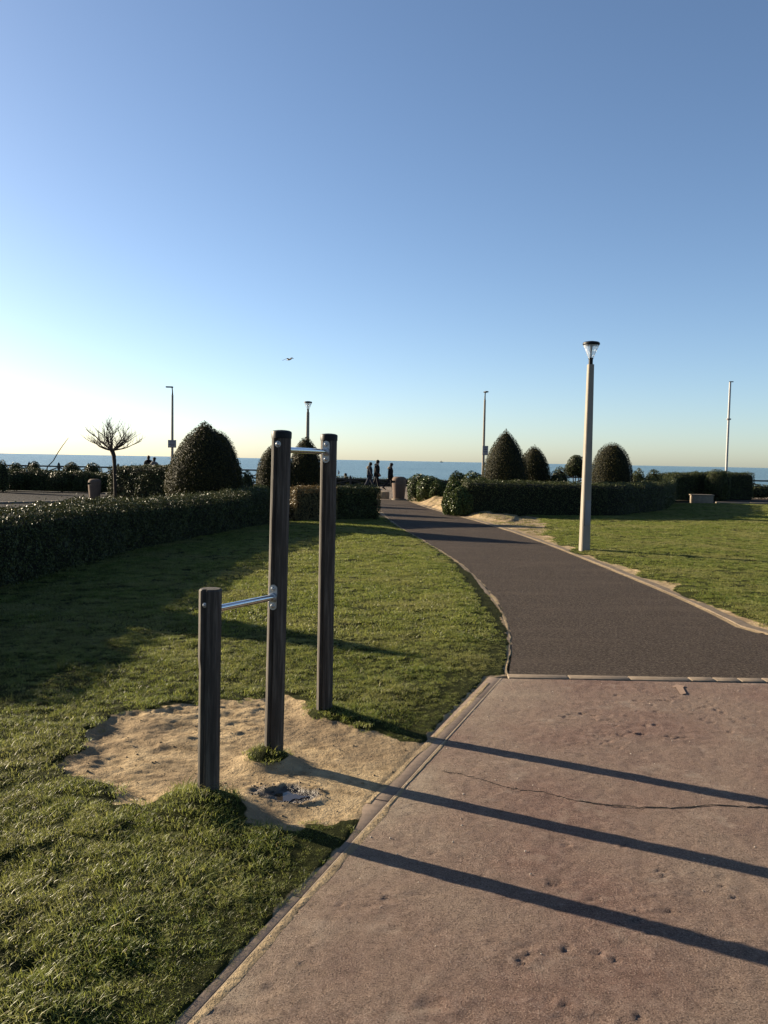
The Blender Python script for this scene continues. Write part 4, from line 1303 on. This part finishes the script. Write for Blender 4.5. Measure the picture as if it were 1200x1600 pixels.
# white pole at far right
x, zt = ZX(1141, 597, 45.0)
root = tag(empty('white_pole', (x, 45.0, 0)), 'slim white pole rising behind the taller far hedge', 'pole')
m = MB(); m.tube([(0, 0, -.1), (0, 0, zt)], [.07, .055], 14); m.build('shaft', M['white'], root)
zc = ZX(1141, 655, 45.0)[1]
m = MB(); m.lathe([(.08, -.04), (.125, -.035), (.125, .035), (.08, .04)], (0, 0, zc), 14); m.build('collar', M['plate'], root)
m = MB(); m.box((.06, 0, zt + .02), (.22, .05, .05), None, .01); m.build('top_arm', M['black'], root)

# ------------------------------------------------------------------ bins, blocks
def litter_bin(loc, rz, s, label):
    root = tag(empty('litter_bin', loc, rz), label, 'litter bin', 'concrete litter bins')
    root.scale = (s, s, s)
    m = MB()
    prof = [(.20, 0), (.215, .03), (.235, .25), (.255, .45), (.265, .60)]
    m.lathe(prof + [(.235, .60), (.2, .05)], n=28, close=False); m.build('drum', M['binstone'], root)
    m = MB(); m.lathe([(.16, .02), (.22, .42), (.235, .60), (.02, .60)], n=20); m.build('liner', M['black'], root)
    # hood: rounded cap carried by a back wall, open towards -x
    m = MB()
    n = 28
    rings = []
    for r, z in ((.265, .604), (.262, .70)):
        ring = []
        for k in range(20):
            a = -PI * .66 + 2 * PI * .66 * k / 19
            ring.append((m.bm.verts.new((r * math.cos(a), r * math.sin(a), z)), m.bm.verts.new(((r - .03) * math.cos(a), (r - .03) * math.sin(a), z))))
        rings.append(ring)
    for k in range(19):
        for q in (0, 1):
            m.bm.faces.new((rings[0][k][q], rings[0][k + 1][q], rings[1][k + 1][q], rings[1][k][q]))
        m.bm.faces.new((rings[0][k][0], rings[0][k][1], rings[0][k + 1][1], rings[0][k + 1][0]))
    for k in (0, 19):
        m.bm.faces.new((rings[0][k][0], rings[0][k][1], rings[1][k][1], rings[1][k][0]))
    m.lathe([(.262, .698), (.255, .76), (.225, .81), (.17, .84), (.002, .845)], n=28)
    m.build('hood', M['binstone'], root)
    m = MB(); m.lathe([(.27, -.03), (.27, .02), (.2, .025)], n=24); m.build('base', M['concrete'], root)
    return root
b1 = G(148, 781)
bin1 = litter_bin((b1[0], b1[1], .03), R_(10), .93, 'grey barrel shaped litter bin on the dark plaza near the bare tree')
bin2 = copy_tree(bin1)
b2 = G(623, 781)
bin2.location = (b2[0], b2[1], .03); bin2.scale = (1.2, 1.2, 1.2); bin2.rotation_euler.z = R_(-8)
bin2['label'] = 'pinkish litter bin at the far end of the path beside a stone block'

gx, gy = G(599, 779.5)
m = MB(); m.box((0, 0, .16), (.42, .40, .34), Matrix.Rotation(R_(-28), 3, 'Z'), .02)
tag(m.build('stone_block', M['sandstone'], loc=(gx, gy, 0)), 'squared yellow stone block left of the pink litter bin', 'stone block')
gx, gy = G(1098, 784)
root = tag(empty('concrete_bench', (gx, gy - 5.0, 0.06)), 'low grey concrete block bench in front of the far hedge', 'bench')
root.location = (*G(1096, 786, .06), .06)
m = MB(); m.box((0, 0, .17), (.95, .42, .36), None, .02); m.build('block', M['concrete'], root)
m = MB(); m.box((0, 0, .375), (1.02, .48, .05), None, .012); m.build('seat', M['concrete'], root)
# pale kerb at the edge of the road far right
a = Vector((*G(1118, 788), 0)); b = Vector((60, 38.8, 0))
kr = tag(empty('road_kerb', a), 'pale kerb line between right lawn and the shaded road', 'kerb')
n = 28
for k in range(n):
    p = (b - a) * ((k + .5) / n); l = (b - a).length / n
    m = MB(); m.box((p.x, p.y, .05), (l - .02, .14, .14), Matrix.Rotation(math.atan2(b.y - a.y, b.x - a.x), 3, 'Z'), .015); m.build('kerbstone', M['concrete'], kr)
a = Vector((*G(-60, 789), 0)); b = Vector((*G(162, 784), 0))
kr = tag(empty('plaza_kerb', a), 'low pale kerb line crossing the plaza below the litter bin', 'kerb')
n = 10
for k in range(n):
    p = (b - a) * ((k + .5) / n); l = (b - a).length / n
    m = MB(); m.box((p.x, p.y, .03), (l - .02, .18, .1), Matrix.Rotation(math.atan2(b.y - a.y, b.x - a.x), 3, 'Z'), .015); m.build('kerbstone', M['concrete'], kr)

# ------------------------------------------------------------------ promenade fence
FY = 56.2
def fence(name, x0, x1, z_top, step, braces, label, z0=0.0, skip=()):
    root = tag(empty(name, (x0, FY, z0)), label, 'fence')
    n = max(1, round((x1 - x0) / step)); st = (x1 - x0) / n
    H = z_top - z0
    for i in range(n + 1):
        m = MB(); m.box((i * st, 0, H * .5), (.14, .14, H + .1), None, .01)
        m.lathe([(.095, H + .05), (.095, H + .09), (.06, H + .15), (.01, H + .22)], (i * st, 0, 0), 4, Matrix.Rotation(PI / 4, 3, 'Z'))
        m.build('post', M['fencewood'], root)
        if i == n: break
        for zz, hh in ((H - .06, .1), (.12, .09)):
            m = MB(); m.box((i * st + st / 2, 0, zz), (st - .145, .07, hh), None, .006); m.build('rail', M['fencewood'], root)
        if braces:
            L_ = math.hypot(st - .16, H - .3); an = math.atan2(H - .3, st - .16)
            for s, yo in ((1, -.037), (-1, .037)):
                m = MB(); m.box((i * st + st / 2, yo, H / 2), (L_, .06, .075), Matrix.Rotation(-an * s, 3, 'Y'), .004); m.build('brace', M['fencewood'], root)
    return root
fence('promenade_fence', -32.0, -8.0, ZX(100, 727.5, FY)[1], 2.0, True, 'dark timber rail fence beyond the left shrubs against the sea')
fence('promenade_fence', -7.4, 6.2, ZX(600, 748.5, FY)[1], 1.7, True, 'dark timber cross braced fence behind the walking people', -.12)
fence('promenade_fence', 7.0, 40.0, ZX(1190, 750, FY)[1], 2.2, True, 'dark timber rail fence beyond the right hedge and road', -.12)
# weed growing through the centre fence
hedge('hedge', [(-8.0, 57.05), (-3.0, 57.0), (6.6, 57.05)], .5, [.72, .66, .74, .64, .72, .66, .7], 'low dark scrub filling the back of the cross braced fence', 9000, .036, seed=20, z0=-.12, rough=.1)
shrub('shrub', [(20.9, 46.6, .4, 1.5, .5, .42), (23.4, 46.7, .4, 2.0, .5, .43), (28.0, 46.6, .4, 3.6, .5, .42)], 'low dark scrub strip behind the shaded road', 13300, 0.040, seed=21, stem=False)

# ------------------------------------------------------------------ people
def cloth(name, c, rough=.85): return simple(name, c, tuple(x * .7 for x in c), rough, 12, .2, .004)
M['skin'] = simple('skin', (.42, .26, .19), (.36, .22, .16), .55, 20, .05)
M['hair'] = cloth('dark_hair', (.02, .016, .013), .6)
M['c_black'] = cloth('black_cloth', (.018, .018, .022)); M['c_navy'] = cloth('navy_cloth', (.03, .036, .055)); M['c_jean'] = cloth('denim', (.045, .055, .085))
M['c_grey'] = cloth('grey_cloth', (.22, .22, .23)); M['fur'] = cloth('pale_fur', (.42, .33, .23), .95); M['shoe'] = cloth('pale_trainers', (.6, .58, .55)); M['c_pale'] = cloth('pale_bag', (.55, .53, .5))

def skin_obj(name, pts, edges, rads, mat, parent, sub=2):
    me = bpy.data.meshes.new(name)
    me.from_pydata(pts, edges, [])
    o = bpy.data.objects.new(name, me); COL.objects.link(o)
    md = o.modifiers.new('skin', 'SKIN')
    sv = me.skin_vertices[0] if me.skin_vertices else None
    for i, r in enumerate(rads):
        sv.data[i].radius = (r, r) if not hasattr(r, '__len__') else r
        sv.data[i].use_root = (i == 0)
    s = o.modifiers.new('sub', 'SUBSURF'); s.levels = sub; s.render_levels = sub
    dg = bpy.context.evaluated_depsgraph_get()
    nm = bpy.data.meshes.new_from_object(o.evaluated_get(dg))
    o.modifiers.clear()
    o.data = nm; bpy.data.meshes.remove(me)
    nm.name = name
    nm.materials.clear(); nm.materials.append(mat)
    nm.shade_smooth()
    o.parent = parent
    return o

def person(loc, rz, height, label, pose, jacket, trousers, cap=None, fur=False, bag=None, shoe='shoe'):
    """figure facing +x; pose: dict with left/right hip, knee, shoulder, elbow angles in degrees (forward positive)"""
    root = tag(empty('person', loc, rz), label, 'person', pose.get('group'))
    k = height / 1.75
    root.scale = (k, k, k)
    def sw(o, l, a, y=0): return (o[0] + l * math.sin(R_(a)), o[1] + y, o[2] - l * math.cos(R_(a)))
    sit = pose.get('sit', False)
    hipz = .93 if not sit else .48
    P = [(0, 0, hipz), (0.0, 0, hipz + .20), (.02, 0, hipz + .40), (.03, 0, hipz + .52), (.05, 0, hipz + .60), (.07, 0, hipz + .70), (.075, 0, hipz + .79)]
    Rr = [(.15, .11), (.14, .10), (.17, .11), (.12, .085), (.055, .055), (.085, .095), (.06, .075)]
    E = [(0, 1), (1, 2), (2, 3), (3, 4), (4, 5), (5, 6)]
    J = {}
    for s, nm in ((1, 'l'), (-1, 'r')):
        hip = (0, s * .09, hipz - .03); h, kn = pose[nm + 'hip'], pose[nm + 'knee']
        knee = sw(hip, .44, h); ank = sw(knee, .42, h - kn); toe = (ank[0] + .17 * math.cos(R_(pose.get(nm + 'foot', 0))), ank[1], ank[2] - .045 + .17 * math.sin(R_(pose.get(nm + 'foot', 0))))
        i = len(P); P += [hip, knee, ank, toe]; Rr += [.085, .06, .042, .035]; E += [(0, i), (i, i + 1), (i + 1, i + 2), (i + 2, i + 3)]
        J[nm + 'leg'] = (hip, knee, ank, toe)
        sh = (.02, s * .19, hipz + .49); a, el = pose[nm + 'arm'], pose[nm + 'elbow']
        elb = sw(sh, .29, a, s * .04); wr = sw(elb, .25, a + el); hand = sw(wr, .09, a + el)
        i = len(P); P += [sh, elb, wr, hand]; Rr += [.06, .045, .032, .036]; E += [(3, i), (i, i + 1), (i + 1, i + 2), (i + 2, i + 3)]
        # thumb and fingers as short chains
        for q, (dy, dx, ln) in enumerate(((.025, .015, .05), (.0, .02, .075), (-.02, .012, .068), (s * .0, .045, .045))):
            j = len(P); P.append((hand[0] + dx, hand[1] + dy, hand[2] - ln)); Rr.append(.011); E.append((i + 3, j))
        J[nm + 'arm'] = (sh, elb, wr, hand)
    # face: nose, chin
    j = len(P); P.append((.175, 0, hipz + .735)); Rr.append(.014); E.append((5, j))
    j = len(P); P.append((.13, 0, hipz + .665)); Rr.append(.03); E.append((5, j))
    skin_obj('body', P, E, Rr, M['skin'], root, 1)
    # jacket over trunk and arms
    JP = [(0, 0, hipz - .12), (0, 0, hipz + .12), (.01, 0, hipz + .34), (.025, 0, hipz + .49), (.045, 0, hipz + .575)]
    JR = [(.19, .15), (.18, .145), (.205, .155), (.155, .12), (.085, .085)]
    JE = [(0, 1), (1, 2), (2, 3), (3, 4)]
    for nm in 'lr':
        sh, elb, wr, hd = J[nm + 'arm']; i = len(JP)
        JP += [sh, elb, wr]; JR += [.088, .07, .056]; JE += [(3, i), (i, i + 1), (i + 1, i + 2)]
    skin_obj('jacket', JP, JE, JR, M[jacket], root)
    TP = [(0, 0, hipz + .02)]; TR = [(.165, .13)]; TE = []
    for nm in 'lr':
        hip, knee, ank, toe = J[nm + 'leg']; i = len(TP)
        TP += [hip, knee, (ank[0], ank[1], ank[2] + .01)]; TR += [.105, .076, .058]; TE += [(0, i), (i, i + 1), (i + 1, i + 2)]
    skin_obj('trousers', TP, TE, TR, M[trousers], root)
    for nm in 'lr':
        hip, knee, ank, toe = J[nm + 'leg']
        m = MB(); d = Vector(toe) - Vector(ank)
        m.tube([Vector(ank) + Vector((-.06, 0, -.015)), Vector(ank) + Vector((0, 0, -.02)), Vector(ank) + d * .6, Vector(toe) + d * .2], [.042, .052, .046, .03], 10)
        m.build('shoe', M[shoe], root)
    hz = hipz + .755
    m = MB(); m.ball((.05, 0, hz), (.112, .098, .105), 14, 10)
    m.ball((.02, 0, hz - .06), (.085, .09, .08), 12, 8); m.build('hair', M['hair'], root)
    if cap:
        m = MB(); m.ball((.062, 0, hz + .035), (.12, .105, .085), 14, 8); m.box((.19, 0, hz + .03), (.11, .15, .012), None, .004); m.build('cap', M[cap], root)
    if fur:
        m = MB(); m.ball((-.07, 0, hipz + .56), (.11, .15, .075), 12, 8); m.ball((-.12, 0, hipz + .50), (.08, .12, .09), 12, 8); m.build('fur_hood', M['fur'], root)
    else:
        m = MB(); m.ball((-.06, 0, hipz + .55), (.10, .14, .08), 12, 8); m.build('hood', M[jacket], root)
    if bag:
        m = MB(); m.ball(bag, (.11, .07, .13), 12, 8); m.build('bag', M['c_pale'], root)
    return root

walkA = dict(lhip=24, lknee=6, rhip=-22, rknee=10, larm=-22, lelbow=18, rarm=14, relbow=15, rfoot=-25)
walkB = dict(lhip=-16, lknee=16, rhip=12, rknee=2, larm=-4, lelbow=42, rarm=-8, relbow=48, lfoot=-20)
walkC = dict(lhip=14, lknee=4, rhip=-26, rknee=14, larm=-16, lelbow=20, rarm=2, relbow=30, rfoot=-30)
gx, gy = G(577, 766.5)
person((gx, gy, -.01), 0, 1.62, 'walking person in dark jacket with fur hood and pale trainers, furthest left of three', walkA, 'c_navy', 'c_jean', None, True)
gx, gy = G(588, 765.5)
person((gx, gy + .5, -.01), R_(-4), 1.76, 'tallest walking person in dark padded coat, between two others', walkB, 'c_black', 'c_black', None, False, None)
gx, gy = G(609.5, 765.5)
person((gx, gy, -.01), R_(3), 1.58, 'walking person in dark cap and pale fur hood behind the pink bin', walkC, 'c_black', 'c_black', 'c_black', True, shoe='c_black')
stand = dict(lhip=2, lknee=2, rhip=-3, rknee=2, larm=5, lelbow=25, rarm=3, relbow=30)
x, _ = ZX(232, 720, 50.0)
person((x, 50.0, 0), R_(100), 1.75, 'taller dark haired person seen over the back left hedge', stand, 'c_black', 'c_jean')
x, _ = ZX(240.5, 720, 49.6)
person((x, 49.6, 0), R_(80), 1.64, 'shorter person in grey jacket seen over the back left hedge', stand, 'c_grey', 'c_black', 'c_black')
seat = dict(lhip=82, lknee=85, rhip=80, rknee=80, larm=30, lelbow=40, rarm=35, relbow=40, sit=True)
x, z = ZX(541, 738.5, 57.2)
person((x, 57.2, z - 1.33), PI, 1.70, 'dark seated person on the sea wall beyond the cross braced fence', seat, 'c_black', 'c_black')

# ------------------------------------------------------------------ gull and ship
x, z = ZX(452, 562, 55.0)
root = tag(empty('gull', (x, 55.0, z)), 'gull gliding in the open sky above the tall posts', 'bird')
m = MB(); m.tube([(-.20, 0, .0), (-.12, 0, .01), (0, 0, .01), (.12, 0, .02), (.19, 0, .035), (.23, 0, .03)], [.012, .04, .06, .05, .035, .01], 10); m.build('body', M['white'], root)
gm = simple('gull_wing', (.20, .17, .12), (.14, .12, .09), .7, 10, .1)
for s in (-1, 1):
    m = MB()
    A_ = [(.06, s * .03, .03), (.08, s * .22, .11), (-.02, s * .50, .05), (-.10, s * .62, .02)]
    B_ = [(-.08, s * .03, .02), (-.06, s * .22, .10), (-.10, s * .50, .045), (-.11, s * .62, .018)]
    for dz in (0,):
        up = [m.bm.verts.new((a[0], a[1], a[2] + .008)) for a in A_] + [m.bm.verts.new((a[0], a[1], a[2] + .004)) for a in reversed(B_)]
        dn = [m.bm.verts.new((a[0], a[1], a[2] - .008)) for a in A_] + [m.bm.verts.new((a[0], a[1], a[2] - .004)) for a in reversed(B_)]
    for q in range(3):
        for L_, fl in ((up, 0), (dn, 1)):
            m.bm.faces.new((L_[q], L_[q + 1], L_[6 - q], L_[7 - q]))
    for q in range(8):
        m.bm.faces.new((up[q], up[(q + 1) % 8], dn[(q + 1) % 8], dn[q]))
    m.build('wing', gm, root)
m = MB(); m.box((-.24, 0, 0), (.10, .09, .012), None, .003); m.build('tail', M['white'], root)
root.rotation_euler = (R_(12), R_(-6), R_(-32))

sx_, _ = ZX(690, 719, 7000)
root = tag(empty('ship', (sx_, 7000, -6)), 'tiny pale ship far out on the horizon', 'ship')
m = MB(); m.box((0, 0, 4), (26, 8, 6), None, .5); m.build('hull', M['plate'], root)
m = MB(); m.box((-4, 0, 11), (7, 5, 8), None, .3); m.build('deckhouse', M['white'], root)
